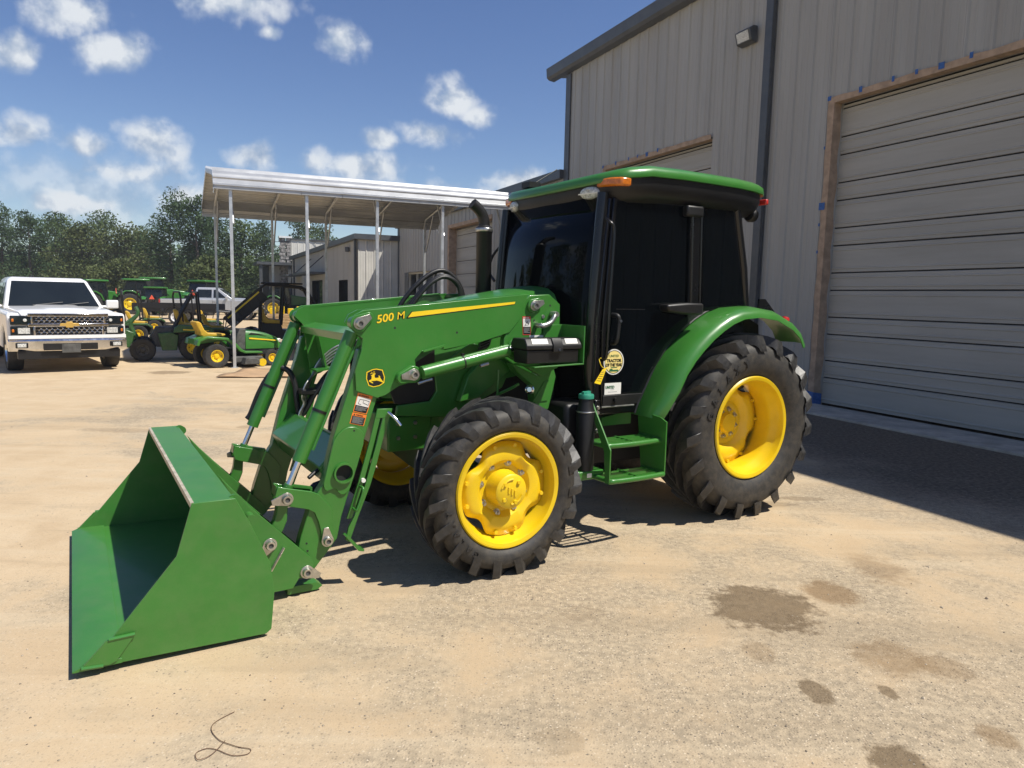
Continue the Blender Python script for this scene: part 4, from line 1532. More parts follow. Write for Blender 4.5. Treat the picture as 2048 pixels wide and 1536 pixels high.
for sg in (1, -1):
    ms = MB()
    ms.prism(MASTP, sg * .600, sg * .652)
    mast = ms.build('loader_mast', GREEN, T_, bevel=.004)
    leg = MB()
    leg.prism([(2.10, 1.29), (1.90, 1.20), (1.767, 1.26), (1.742, 1.187), (1.760, 1.10), (1.798, .96), (1.90, .95), (1.93, 1.13), (2.06, 1.23)], sg * .50, sg * .59)
    leg.prism([(2.20, 1.36), (2.02, 1.24), (2.28, 1.05), (2.42, 1.03), (2.36, 1.20)], sg * .40, sg * .46)
    leg.build('mast_brace', GREEN, T_, bevel=.006)
    pt_ = MB()
    pt_.prism([(1.935, 1.02), (1.81, 1.025), (1.80, 1.17), (1.845, 1.15)], sg * .591, sg * .597)
    pt_.build('mast_gusset', GREEN, mast)
    # boom: two plates and a top flange
    bm_ = MB()
    bm_.prism(BOOM, sg * .646, sg * .660)
    boom = bm_.build('loader_boom', GREEN, T_, bevel=.003)
    bi = MB()
    bi.prism(BOOMIN, sg * .545, sg * .557)
    bi.build('inner_plate', GREEN, boom)
    tf = MB()
    tf.add([(2.03, sg * .545, 1.738), (2.03, sg * .646, 1.738), (3.12, sg * .646, 1.622), (3.12, sg * .545, 1.622), (2.03, sg * .545, 1.730), (2.03, sg * .646, 1.730), (3.12, sg * .646, 1.614), (3.12, sg * .545, 1.614)],
           [(0, 1, 2, 3), (7, 6, 5, 4), (0, 4, 5, 1), (1, 5, 6, 2), (2, 6, 7, 3), (3, 7, 4, 0)])
    tf.build('top_flange', GREEN, boom)
    bf = MB()
    bf.add([(2.2, sg * .557, 1.475), (2.2, sg * .646, 1.475), (2.62, sg * .646, 1.392), (2.62, sg * .557, 1.392)], [(0, 1, 2, 3)])
    bf.build('bottom_flange', GREEN, boom, smooth=0)
    li = MB()
    li.prism([(2.640, 1.419), (2.785, 1.384), (2.786, 1.391), (2.641, 1.427)], sg * .655, sg * .690)
    li.build('plate_lip', GREEN, boom)
    # boss plates round the pins
    boss(boom, hull_boss(3.182, 1.557, .052, 3.125, 1.592, .030), sg * .660, sg * .676)
    pin(boom, 3.182, 1.557, .676, 148, 1.05, sg)
    boss(mast, hull_boss(1.988, 1.673, .048, 1.955, 1.692, .032), sg * .652, sg * .672)
    pin(mast, 1.988, 1.673, .672, 160 if sg > 0 else 160, 1.0, sg)
    boss(mast, hull_boss(2.127, 1.399, .055, 2.09, 1.40, .050), sg * .652, sg * .668)
    boss(boom, hull_boss(2.856, 1.254, .052, 2.925, 1.235, .034), sg * .660, sg * .700)
    pin(boom, 2.856, 1.254, .700, -8, 1.05, sg)
    pin(mast, 2.127, 1.399, .700, 190, 1.0, sg)
    # lift cylinder
    a, b = Vector((2.856, sg * .715, 1.254)), Vector((2.127, sg * .690, 1.399))
    d = (b - a)
    lc = MB()
    lc.tube([a + d * .065, a + d * .09, a + d * .90], .041, 20)
    lco = lc.build('lift_cylinder', GREEN, T_, smooth=50)
    rd = MB()
    rd.tube([a + d * .88, b], .020, 12)
    rd.build('cylinder_rod', CHROME, lco, smooth=50)
    bd_ = MB()
    bd_.tube([a + d * .44, a + d * .452], .0435, 20)
    bd_.cbox(a + d * .448 + Vector((0, 0, .047)), (.02, .02, .016))
    bd_.build('cable_tie', BLACK, lco)
    ft = MB()
    p0 = a + d * .06 + Vector((.02, 0, -.062))
    ft.tube([p0, p0 + Vector((-.05, 0, .014)), p0 + Vector((-.09, 0, .022))], .009, 8)
    ft.tube([a + d * .62 + Vector((0, 0, -.052)), a + d * .70 + Vector((0, 0, -.050))], .012, 8)
    ft.build('hose_fitting', STEEL, lco)
    # lower arm
    am = MB()
    am.prism(ARM, sg * .575, sg * .645)
    arm = am.build('loader_arm', GREEN, T_, bevel=.005)
    wr = MB()
    wr.hole_prism(WEAR, (3.276, .693, .050), sg * .6455, sg * .658)
    wro = wr.build('wear_plate', GREEN, arm)
    md = wro.modifiers.new('bevel', 'BEVEL')
    md.width = .002
    md.limit_method = 'ANGLE'
    co = MB()
    co.lathe([(.050, -.0), (.050, .034), (.060, .034), (.060, .0)], (3.276, sg * .646, .693), (0, sg, 0), 36)
    co.build('tube_collar', GREEN, arm, smooth=40)
    dk = MB()
    dk.lathe([(0, .0012), (.050, .0012)], (3.276, sg * .646, .693), (0, sg, 0), 36)
    dk.build('tube_hollow', DARKIN, arm)
    ho_ = MB()
    ho_.cyl((3.21, sg * .6582, .935), (3.21, sg * .6590, .935), .006, 10)
    for q in ((3.49, .30), (3.485, .255)):
        ho_.cyl((q[0], sg * .6452, q[1]), (q[0], sg * .6462, q[1]), .006, 10)
    ho_.build('bolt_hole', DARKIN, arm)
    # bucket cylinder
    a, b = Vector((3.182, sg * .612, 1.557)), Vector((3.603, sg * .612, .580))
    d = b - a
    bc = MB()
    bc.tube([a + d * .055, a + d * .08, a + d * .79, a + d * .80], .040, 22)
    bc.cyl(a + Vector((0, -.03, 0)), a + Vector((0, .03, 0)), .042, 20)
    bco = bc.build('bucket_cylinder', GREEN, T_, smooth=50)
    rd = MB()
    rd.tube([a + d * .79, a + d * .99], .019, 16)
    rd.build('cylinder_rod', CHROME, bco, smooth=50)
    ey = MB()
    ey.tube([a + d * .93, a + d * .96], .028, 14)
    ey.cyl(b + Vector((0, -.028, 0)), b + Vector((0, .028, 0)), .036, 18)
    ey.build('rod_eye', GREEN, bco, smooth=50)
    tie = MB()
    tie.tube([a + d * .505, a + d * .520], .0425, 22)
    tie.build('cable_tie', BLACK, bco)
    tr_ = MB()
    off = Vector((-.045, 0, -.02))
    tr_.tube([a + d * .12 + off, a + d * .72 + off], .010, 8)
    tr_.build('cylinder_line', GREEN, bco)
    # bell crank, link, parking stand
    be = MB()
    be.prism(BELL, sg * .646, sg * .662)
    be.prism(BELL, sg * .556, sg * .568)
    bo_ = be.build('bell_crank', GREEN, T_, bevel=.003)
    bx = MB()
    bx.prism([(3.64, .645), (3.655, .655), (3.662, .60), (3.645, .59)], sg * .568, sg * .646)
    bx.build('bell_crank_web', GREEN, bo_)
    bx = MB()
    bx.prism([(3.58, .632), (3.44, .60), (3.44, .612), (3.575, .645)], sg * .568, sg * .60)
    bx.build('bell_crank_flange', GREEN, bo_)
    pin(bo_, 3.603, .580, .662, -8, 1.1, sg)
    pin(bo_, 3.375, .304, .662, 85, 1.05, sg)
    lk_ = MB()
    lk_.prism(LINK, sg * .590, sg * .640)
    lk_.build('tilt_link', GREEN, T_, bevel=.006)
    sd_ = MB()
    for pts in ([(3.066, 1.053), (3.036, 1.052), (3.083, .86), (3.152, .62), (3.225, .41), (3.256, .412), (3.185, .62), (3.115, .86)],
                [(3.016, 1.051), (2.972, 1.050), (3.029, .878), (3.070, .724), (3.110, .60), (3.186, .415), (3.240, .268), (3.262, .285), (3.245, .36), (3.210, .42), (3.140, .61), (3.068, .86)]):
        sd_.prism(pts, sg * .640, sg * .655)
    sd_.prism([(3.062, 1.053), (2.972, 1.050), (2.988, .995), (3.078, .998)], sg * .642, sg * .6565)
    sd_.prism([(3.03, 1.0), (3.01, 1.0), (3.19, .44), (3.21, .44)], sg * .612, sg * .622)
    so_ = sd_.build('parking_stand', GREEN, T_, bevel=.002)
    ft = MB()
    ft.prism([(3.275, .32), (3.262, .325), (3.185, .235), (3.165, .225), (3.17, .215), (3.20, .222)], sg * .63, sg * .70)
    ft.build('stand_foot', GREEN, so_)
    hd_ = MB()
    hd_.tube(spline([(3.178, sg * .66, .600), (3.172, sg * .70, .598), (3.178, sg * .702, .56), (3.205, sg * .702, .485), (3.215, sg * .70, .47), (3.220, sg * .66, .475)], 3), .008, 8)
    hd_.build('stand_handle', GREEN, so_, smooth=50)
    kb = MB()
    kb.cyl((3.158, sg * .655, .635), (3.158, sg * .672, .635), .013, 14)
    kb.build('stand_button', DWHITE, so_)
    lv = MB()
    lv.tube([(3.00, sg * .66, 1.03), (2.975, sg * .70, 1.0), (2.945, sg * .72, .955)], .011, 8)
    lv.build('stand_lever', CHROME, so_, smooth=50)

# torque tube between the arms, hose guard and steel pipes
tt = MB()
tt.prism([(3.255, .865), (3.395, .715), (3.335, .595), (3.18, .62), (3.15, .78), (3.20, .85)], -.575, .575)
tt.build('torque_tube', GREEN, T_, bevel=.01)
hg = MB()
hg.prism([(3.185, 1.487), (3.080, 1.515), (3.080, 1.505), (3.185, 1.477)], -.545, .545)
hg.prism([(3.185, 1.487), (3.175, 1.487), (3.165, 1.44), (3.178, 1.44)], -.545, .545)
hg.build('cross_member', GREEN, T_)
gd = MB()
gd.prism([(3.175, 1.45), (3.075, 1.47), (3.03, 1.19), (3.137, 1.175)], -.50, -.488)
gd.prism([(3.137, 1.175), (3.137, 1.187), (3.02, 1.205), (3.02, 1.193)], -.50, -.33)
gd.prism([(3.10, 1.42), (3.09, 1.43), (3.04, 1.20), (3.05, 1.19)], -.488, -.40)
gd.build('hose_guard', GREEN, T_)
for k in range(5):
    pp = MB()
    dv, dw = .018 * k, -.022 * k
    pp.tube(spline([(2.10, -.40 - dv * .3, 1.48 + dw), (2.6, -.44 - dv * .3, 1.42 + dw), (2.90, -.475 - dv * .2, 1.36 + dw), (3.03, -.48 - dv * .2, 1.285 + dw), (3.10, -.48, 1.20 + dw * .5),
                    (3.14 + .012 * k, -.5 + dv, 1.08), (3.165 + .012 * k, -.5 + dv, .99), (3.155 + .012 * k, -.5 + dv, .94), (3.185 + .012 * k, -.5 + dv, .88), (3.20 + .012 * k, -.5 + dv, .80)], 4), .0075, 7)
    pp.build('hydraulic_pipe', STEEL, T_, smooth=60)
for k in range(3):
    pp = MB()
    q = .03 * k
    pp.tube(spline([(2.5, -.30 - q, 1.30), (2.85, -.34 - q, 1.26), (3.02, -.38 - q, 1.16), (3.12, -.40 - q, 1.02), (3.17, -.42 - q, .92), (3.20, -.44 - q, .86)], 5), .012, 8)
    pp.build('loader_hose', HOSE, T_, smooth=60)
pb = MB()
pb.box((3.10, -.52, 1.005), (3.22, -.40, 1.045))
pb.build('pipe_clamp', BLACK, T_, bevel=.008)
for sg, pts in ((1, None), (-1, [(3.543, -.665, .82), (3.518, -.66, .857), (3.464, -.65, .997), (3.40, -.63, 1.12), (3.335, -.60, 1.185), (3.27, -.57, 1.165), (3.232, -.55, 1.07), (3.226, -.53, .96), (3.213, -.52, .836)])):
    if pts:
        hz = MB()
        hz.tube(spline(pts, 5), .020, 10)
        hz.build('cylinder_hose', HOSE, T_, smooth=60)
hz = MB()
hz.tube(spline([(3.45, .56, .66), (3.36, .52, .70), (3.28, .50, .66), (3.25, .50, .60), (3.30, .48, .55), (3.40, .45, .56)], 5), .012, 8)
hz.lathe([(0, .0), (.03, 0), (.03, .07), (.02, .09)], (3.33, .50, .60), (.8, 0, -.2), 12)
hz.build('cable_plug', BLACK, T_, smooth=60)
oc = MB()
oc.box((3.395, .485, .575), (3.41, .515, .60))
oc.build('plug_clip', SMV, T_)

# bucket
BP = [(4.138, .735), (3.945, .735), (3.885, .614), (3.79, .387), (3.771, .235), (3.789, .04), (3.815, .020), (4.50, .036), (4.640, .036), (4.60, .062), (4.497, .145), (4.211, .491)]
HB = 1.075
sh = MB()
inner = [(4.135, .722), (4.135, .734), (3.95, .734), (3.89, .614), (3.796, .387), (3.777, .235), (3.795, .046), (3.82, .022), (4.50, .038), (4.50, .050), (3.86, .036), (3.815, .06), (3.795, .235), (3.814, .38), (3.90, .60), (3.965, .715)]
sh.prism(inner, -(HB - .0102), HB - .0102)
BUCKM = mat('bucket_inside_paint', (.042, .185, .028), .42, coat=.12, var=.04, scale=4, dust=.08)
t_ = BUCKM.node_tree
b_ = t_.nodes['Principled BSDF']
o_ = b_.inputs['Base Color'].links[0].from_socket
tc_ = N(t_, 'ShaderNodeTexCoord')
sx_ = N(t_, 'ShaderNodeSeparateXYZ')
t_.links.new(tc_.outputs['Object'], sx_.inputs[0])
nn_ = N(t_, 'ShaderNodeTexNoise', i_Scale=3.2, i_Detail=9.0, i_Roughness=.68)
t_.links.new(tc_.outputs['Object'], nn_.inputs['Vector'])
# dried soil where loads have rubbed the back sheet
soil = mth(t_, 'MULTIPLY', mrange(t_, mth(t_, 'ADD', sx_.outputs[2], mth(t_, 'MULTIPLY', nn_.outputs[0], .55)), .42, .62), .92)
sc_ = mixc(t_, mrange(t_, nn_.outputs[0], .45, .7), (.060, .042, .024), (.17, .12, .07))
t_.links.new(mixc(t_, mth(t_, 'MULTIPLY', mth(t_, 'MULTIPLY', soil, mrange(t_, sx_.outputs[0], 4.10, 4.02)), mrange(t_, sx_.outputs[2], .729, .722)), o_, sc_), b_.inputs['Base Color'])
bucket = sh.build('bucket', BUCKM, T_)
for sg in (1, -1):
    bk = MB()
    bk.prism(BP, sg * (HB - .010), sg * HB)
    bk.build('side_plate', GREENW, bucket, bevel=.002)
lip = MB()
lip.prism([(4.139, .70), (4.143, .737), (4.128, .737), (4.125, .705)], -(HB - .011), HB - .011)
lip.build('worn_lip', mat('worn_steel_edge', (.50, .44, .34), .6, metal=.2, var=.15, scale=14), bucket)
ce = MB()
ce.prism([(4.45, .0585), (4.59, .0605), (4.645, .040), (4.643, .034), (4.45, .036)], -HB - .006, HB + .006)
ce.build('cutting_edge', GREENW, bucket, bevel=.001)
for sg in (1, -1):
    cu = MB()
    cu.prism([(4.508, .156), (4.395, .158), (4.472, .052), (4.50, .042), (4.61, .050)], sg * HB, sg * (HB + .012))
    cu.build('side_cutter', GREENW, bucket, bevel=.001)
    wd_ = MB()
    wd_.tube([(4.500, sg * (HB + .010), .159), (4.395, sg * (HB + .010), .162)], .009, 6)
    wd_.tube([(4.61, sg * (HB + .010), .050), (4.525, sg * (HB + .010), .044)], .010, 6)
    wd_.build('weld_bead', GREEN, bucket, smooth=50)
    for vv in (.665, .54):
        hp_ = MB()
        hp_.prism([(3.94, .735), (3.865, .640), (3.771, .535), (3.473, .222), (3.462, .19), (3.465, .150), (3.480, .122), (3.52, .112), (3.544, .115), (3.580, .062), (3.689, .060), (3.78, .06), (3.79, .387), (3.885, .614)], sg * (vv), sg * (vv + .016))
        hp_.build('hinge_plate', GREENW, bucket, bevel=.002)
    hr_ = MB()
    hr_.tube([(3.81, sg * .682, .522), (3.81, sg * .75, .522)], .022, 12)
    hr_.build('hinge_stud', GREENW, bucket, smooth=50)
    bar = MB()
    bar.tube([(3.700, sg * .688, .190), (3.628, sg * .688, .312)], .008, 6)
    bar.build('latch_bar', STEEL, bucket)
    pin(bucket, 3.701, .339, .681, -50, 1.1, sg)
    pin(bucket, 3.501, .146, .681, 205, 1.1, sg)
    ey_ = MB()
    ey_.prism(hull_boss(3.945, .715, .03, 3.93, .705, .03), sg * (HB - .05), sg * (HB - .038))
    ey_.build('lift_eye', GREENW, bucket)
    tg = MB()
    tg.prism([(3.60, .055), (3.43, .055), (3.40, .03), (3.43, .012), (3.60, .012)], sg * .56, sg * .64)
    tg.build('wear_shoe', GREENW, bucket)

# toolbox on its shelf
sf = MB()
sf.prism([(2.14, 1.288), (1.755, 1.300), (1.752, 1.55), (1.760, 1.55), (1.763, 1.308), (2.14, 1.296)], .66, .92)
sf.prism([(1.905, 1.545), (1.752, 1.55), (1.752, 1.30), (1.905, 1.30)], .66, .667)
sf.build('toolbox_shelf', GREEN, T_, bevel=.002)
tb = MB()
tb.prism([(.735, 1.312), (.895, 1.312), (.90, 1.40), (.73, 1.40)], 1.785, 2.180, axis=0)
tbo = tb.build('toolbox', BLACK, T_, bevel=.008)
ld = MB()
ld.prism([(.72, 1.402), (.912, 1.402), (.912, 1.428), (.905, 1.436), (.885, 1.470), (.745, 1.470), (.72, 1.436)], 1.770, 2.195, axis=0)
ld.build('toolbox_lid', BLACK, tbo, bevel=.006)
ltc = MB()
ltc.prism([(.90, 1.385), (.922, 1.385), (.922, 1.43), (.892, 1.474), (.885, 1.474)], 1.925, 2.0, axis=0)
ltc.build('toolbox_latch', BLACK, tbo, bevel=.004)
hsp = MB()
hsp.cyl((1.955, .923, 1.40), (1.955, .928, 1.40), .008, 10)
hsp.build('hasp', CHROME, tbo)
for u0, u1 in ((2.03, 2.15), (1.80, 1.895)):
    lb = MB()
    lb.add([(u0, .9065, 1.4375), (u1, .9065, 1.4375), (u1, .888, 1.469), (u0, .888, 1.469)], [(0, 1, 2, 3)])
    lb.build('toolbox_label', DWHITE, tbo, smooth=0)
wl3 = MB()
wl3.prism([(2.01, 1.478), (1.90, 1.478), (1.90, 1.43), (2.01, 1.43)], .654, .6555)
wl3.build('mast_plate', DWHITE, T_)
# bent tube handle on the mast
mh = MB()
mh.tube(spline([(1.960, .655, 1.545), (1.958, .705, 1.543), (1.93, .715, 1.545), (1.885, .715, 1.565), (1.858, .71, 1.595), (1.845, .70, 1.61), (1.835, .655, 1.615)], 4), .017, 10)
mh.build('mast_handle', STEEL, T_, smooth=60)
mk = MB()
mk.lathe([(0, .06), (.018, .06), (.022, .045), (.022, 0)], (1.835, .655, 1.617), (0, 1, 0), 14)
mk.lathe([(0, .006), (.012, .006), (.014, 0)], (1.905, .652, 1.60), (0, 1, 0), 8)
mk.build('mast_bolt', STEEL, T_, smooth=40)
for (u, w) in ((1.872, 1.488), (1.838, 1.487), (1.975, 1.575), (1.85, 1.675), (2.96, 1.53), (2.55, 1.50)):
    vv = .6522 if u < 2.2 else .6602
    mho = MB()
    mho.cyl((u, vv, w), (u, vv + .0008, w), .007, 10)
    mho.build('mast_hole', DARKIN, T_)

# coupler with chrome end over the front wheel
cpl = MB()
cpl.lathe([(.0, .05), (.016, .05), (.020, .044), (.030, .04), (.034, .02), (.034, -.04), (.022, -.05), (.022, -.14), (0, -.14)], (1.985, .64, 1.115), (.6, .75, .1), 20)
cpl.build('hydraulic_coupler', CHROME, T_, smooth=40)
cpt2 = MB()
cpt2.tube(spline([(2.16, .50, 1.07), (2.10, .58, 1.12), (2.05, .60, 1.15)], 4), .010, 8)
cpt2.tube([(2.16, .52, 1.24), (2.17, .52, 1.06)], .008, 6)
cpt2.build('coupler_lever', GREEN, T_, smooth=40)

# mirror bar on the far front pillar
mb_ = MB()
mb_.tube(spline([(1.50, -.70, 1.86), (1.50, -.80, 1.95), (1.46, -.80, 2.08), (1.42, -.70, 2.18), (1.42, -.66, 2.22)], 4), .012, 8)
mb_.box((1.40, -.69, 2.14), (1.45, -.655, 2.34))
mb_.build('mirror_bracket', BLACK, T_, smooth=40)

# decals on the loader
st_ = MB()
st_.prism([(2.877, 1.592), (2.851, 1.624), (2.13, 1.696), (2.135, 1.681)], .6602, .6610)
st_.build('yellow_stripe', DYEL, T_)
sk_ = MB()
sk_.prism([(2.890, 1.586), (2.855, 1.628), (2.845, 1.628), (2.880, 1.586)], .6601, .6605)
sk_.prism([(2.885, 1.584), (2.133, 1.677), (2.133, 1.681), (2.885, 1.590)], .6601, .6605)
sk_.build('stripe_outline', DBLACK, T_)
for wd_, du_, sz_, bb in (('500', 0.0, .064, .0012), ('M', .126, .062, 0.0)):
    a_ = R(9.5)
    P0 = (3.074 - du_ * math.cos(a_), 1.557 + du_ * math.sin(a_))
    text(wd_, sz_, DBLACK, T_, textM(P0[0], .6603, P0[1], 9.5), 'model_number', sx=1.12, shear=.22, bold=.0026)
    text(wd_, sz_, DYEL, T_, textM(P0[0], .6612, P0[1], 9.5), 'model_number', sx=1.12, shear=.22, bold=bb)
LOGO = [(3.135, 1.275), (3.100, 1.290), (3.074, 1.293), (3.036, 1.285), (3.022, 1.241), (3.026, 1.207), (3.055, 1.190), (3.093, 1.184), (3.123, 1.194), (3.138, 1.236)]
lc_ = (3.080, 1.239)


def scl(pts, k):
    return [(lc_[0] + (a - lc_[0]) * k, lc_[1] + (b - lc_[1]) * k) for a, b in pts]


lg = MB()
lg.prism(scl(LOGO, 1.03), .6602, .6606)
lgo = lg.build('deer_emblem', DBLACK, T_)
lg = MB()
lg.prism(LOGO, .6606, .6610)
lg.build('emblem_border', DYEL, lgo)
lg = MB()
lg.prism(scl(LOGO, .90), .6610, .6614)
lg.build('emblem_field', DBLACK, lgo)
# leaping deer of the emblem
deer = [(588, 296), (612, 288), (628, 268), (642, 258), (668, 258), (690, 264), (664, 280), (662, 304), (668, 338), (700, 344), (744, 336), (750, 326), (734, 310), (746, 298), (768, 314), (768, 340),
        (784, 362), (806, 396), (834, 424), (828, 444), (796, 424), (758, 408), (704, 392), (650, 398), (596, 398), (606, 410), (636, 430), (632, 446), (600, 430), (552, 400), (560, 384), (602, 366), (606, 338), (612, 312)]
dm_ = MB()
f = lambda x, y: (3.138 - (x - 502) * .116 / 360, 1.293 - (y - 168) * .109 / 350)
dm_.prism([f(*p) for p in deer], .6614, .6618)
for pts in ([(642, 262), (608, 240), (600, 222)], [(626, 250), (586, 262), (582, 246)], [(652, 262), (640, 230), (642, 214)], [(660, 262), (668, 236), (654, 218)]):
    q = [f(*p) for p in pts]
    dm_.tube([(a, .6616, b) for a, b in q], .0013, 4)
dm_.build('leaping_deer', DYEL, lgo)


def warn(name, q, split, word, picture, head=DORANGE, v=.6462, band=.17):
    """safety decal: corners top-left, top-right, bottom-right, bottom-left in (u,w) as seen from the left side"""
    tlc, trc, brc, blc = [Vector((a, 0, b)) for a, b in q]

    def at(x, y):
        p = (tlc * (1 - x) + trc * x) * (1 - y) + (blc * (1 - x) + brc * x) * y
        return (p.x, p.z)

    def quad(x0, y0, x1, y1, dv, m, nm, par):
        mb = MB()
        mb.prism([at(x0, y0), at(x1, y0), at(x1, y1), at(x0, y1)], v + dv, v + dv + .0004)
        return mb.build(nm, m, par)
    base = quad(0, 0, 1, 1, 0, head, name, T_)
    if picture:
        quad(.05, band, .95, split, .0005, DWHITE, 'decal_panel', base)
        pm = MB()
        for (x0, y0, x1, y1) in picture:
            a, b = at(x0, band + (split - band) * y0), at(x1, band + (split - band) * y1)
            pm.tube([(a[0], v + .0014, a[1]), (b[0], v + .0014, b[1])], .0011, 4)
        pm.build('decal_drawing', DBLACK, base)
    quad(.05, split if picture else band, .95, .96, .0005, DBLACK, 'decal_panel', base)
    ln = MB()
    y = (split if picture else band) + .06
    k = 0
    while y < .90:
        x1 = (.88, .8, .86, .62)[k % 4]
        p = [at(.12, y), at(x1, y), at(x1, y + .022), at(.12, y + .022)]
        ln.prism(p, v + .001, v + .0013)
        y += .058
        k += 1
    ln.build('decal_text_line', DGREY, base)
    o = at(.26, band * .78)
    dirx = Vector((trc.x - tlc.x, 0, trc.z - tlc.z))
    rot = math.degrees(math.atan2(dirx.z, -dirx.x))
    text(word, (tlc - blc).length * band * .62, DBLACK if head is DORANGE else DWHITE, base, textM(o[0], v + .0008, o[1], rot), 'decal_word', sx=.82, bold=.0004, ext=.0002)
    tr = MB()
    tr.prism([at(.10, band * .82), at(.22, band * .82), at(.16, band * .2)], v + .0006, v + .001)
    tr.build('decal_triangle', DBLACK if head is DORANGE else DWHITE, base)
    return base


warn('warning_decal', [(3.182, 1.155), (3.092, 1.128), (3.130, 1.024), (3.212, 1.046)], .63, 'WARNING',
     [(.25, .25, .2, .8), (.25, .3, .55, .25), (.55, .25, .9, .3), (.9, .3, .9, .7), (.5, .6, .9, .75), (.5, .6, .5, .35), (.2, .8, .4, .85)])
warn('warning_decal', [(3.215, 1.042), (3.129, 1.019), (3.148, .955), (3.233, .978)], .3, 'WARNING', None, band=.27)
warn('danger_decal', [(2.068, 1.602), (2.005, 1.602), (1.998, 1.480), (2.062, 1.480)], .56, 'DANGER',
     [(.3, .8, .55, .25), (.55, .25, .75, .75), (.3, .8, .75, .75), (.45, .5, .8, .6), (.2, .9, .4, .7)], head=DRED, v=.6532, band=.13)

# yellow tag tied to the cab pillar: its own thing
tagt = thing('hang_tag', 'small yellow paper tag tied to the black cab pillar beside the door', 'tag', T_.matrix_basis @ Vector((1.47, .715, 1.26)), math.atan2(HD.y, HD.x))
c0 = Vector((1.47, .715, 1.26))
tg = MB()
tg.add([Vector(p) - c0 for p in ((1.440, .725, 1.242), (1.402, .722, 1.252), (1.465, .735, 1.135), (1.522, .738, 1.148))], [(0, 1, 2, 3)])
o = tg.build('tag_card', DYEL, tagt, smooth=0)
md = o.modifiers.new('thickness', 'SOLIDIFY')
md.thickness = .001
tl = MB()
for k in range(5):
    y0 = .25 + k * .14
    a = Vector((1.440, .7265, 1.242)).lerp(Vector((1.522, .7395, 1.148)), y0)
    b = Vector((1.402, .7235, 1.252)).lerp(Vector((1.465, .7365, 1.135)), y0)
    tl.tube([a.lerp(b, .12) - c0, a.lerp(b, .85) - c0], .0016, 4)
tl.build('tag_print', DBLACK, tagt)
tl = MB()
tl.tube(spline([Vector(p) - c0 for p in ((1.425, .724, 1.245), (1.46, .735, 1.262), (1.472, .73, 1.29), (1.455, .70, 1.31), (1.43, .69, 1.315))], 4), .003, 6)
tl.build('tag_tie', DYEL, tagt, smooth=50)

# ================================================================ WHEELS FOR THE SMALLER VEHICLES
def car_wheel(parent, c, r, w, rim_m, name='wheel', rim_r=None, spokes=6, lug=0, lug_m=None):
    rr = rim_r or r * .62
    mb = MB()
    mb.lathe([(rr, -.42 * w), (rr + .3 * (r - rr), -.5 * w), (r - .12 * (r - rr), -.48 * w), (r, -.36 * w), (r, .36 * w), (r - .12 * (r - rr), .48 * w), (rr + .3 * (r - rr), .5 * w), (rr, .42 * w)], (0, 0, 0), (0, 1, 0), 32)
    if lug:
        for k in range(lug):
            for s in (1, -1):
                a = 2 * math.pi * (k + .25 * (s + 1)) / lug
                M = Matrix.Rotation(-a, 3, 'Y') @ Matrix.Rotation(.5 * s, 3, 'X')
                mb.cbox(Matrix.Rotation(-a, 3, 'Y') @ Vector((r + .012 * r, s * .22 * w, 0)), (.05 * r, .5 * w, .09 * r), M)
    o = mb.build(name, RUBBERC, parent, smooth=35)
    o.location = c
    rm = MB()
    for s in (1, -1):
        rm.lathe([(rr, .44 * w * s), (rr * .93, .45 * w * s), (rr * .86, .30 * w * s), (rr * .5, .22 * w * s), (rr * .35, .30 * w * s), (rr * .3, .36 * w * s), (0, .37 * w * s)], (0, 0, 0), (0, 1, 0), 28)
    rm.build('rim', rim_m, o, smooth=35)
    hh = MB()
    for s in (1, -1):
        for k in range(spokes):
            a = 2 * math.pi * k / spokes
            hh.lathe([(0, .02 * s), (rr * .085, .02 * s)], (rr * .66 * math.cos(a), (.272 * w) * s, rr * .66 * math.sin(a)), (0, 1, 0), 8)
    hh.build('rim_hole', DARKIN, o)
    return o


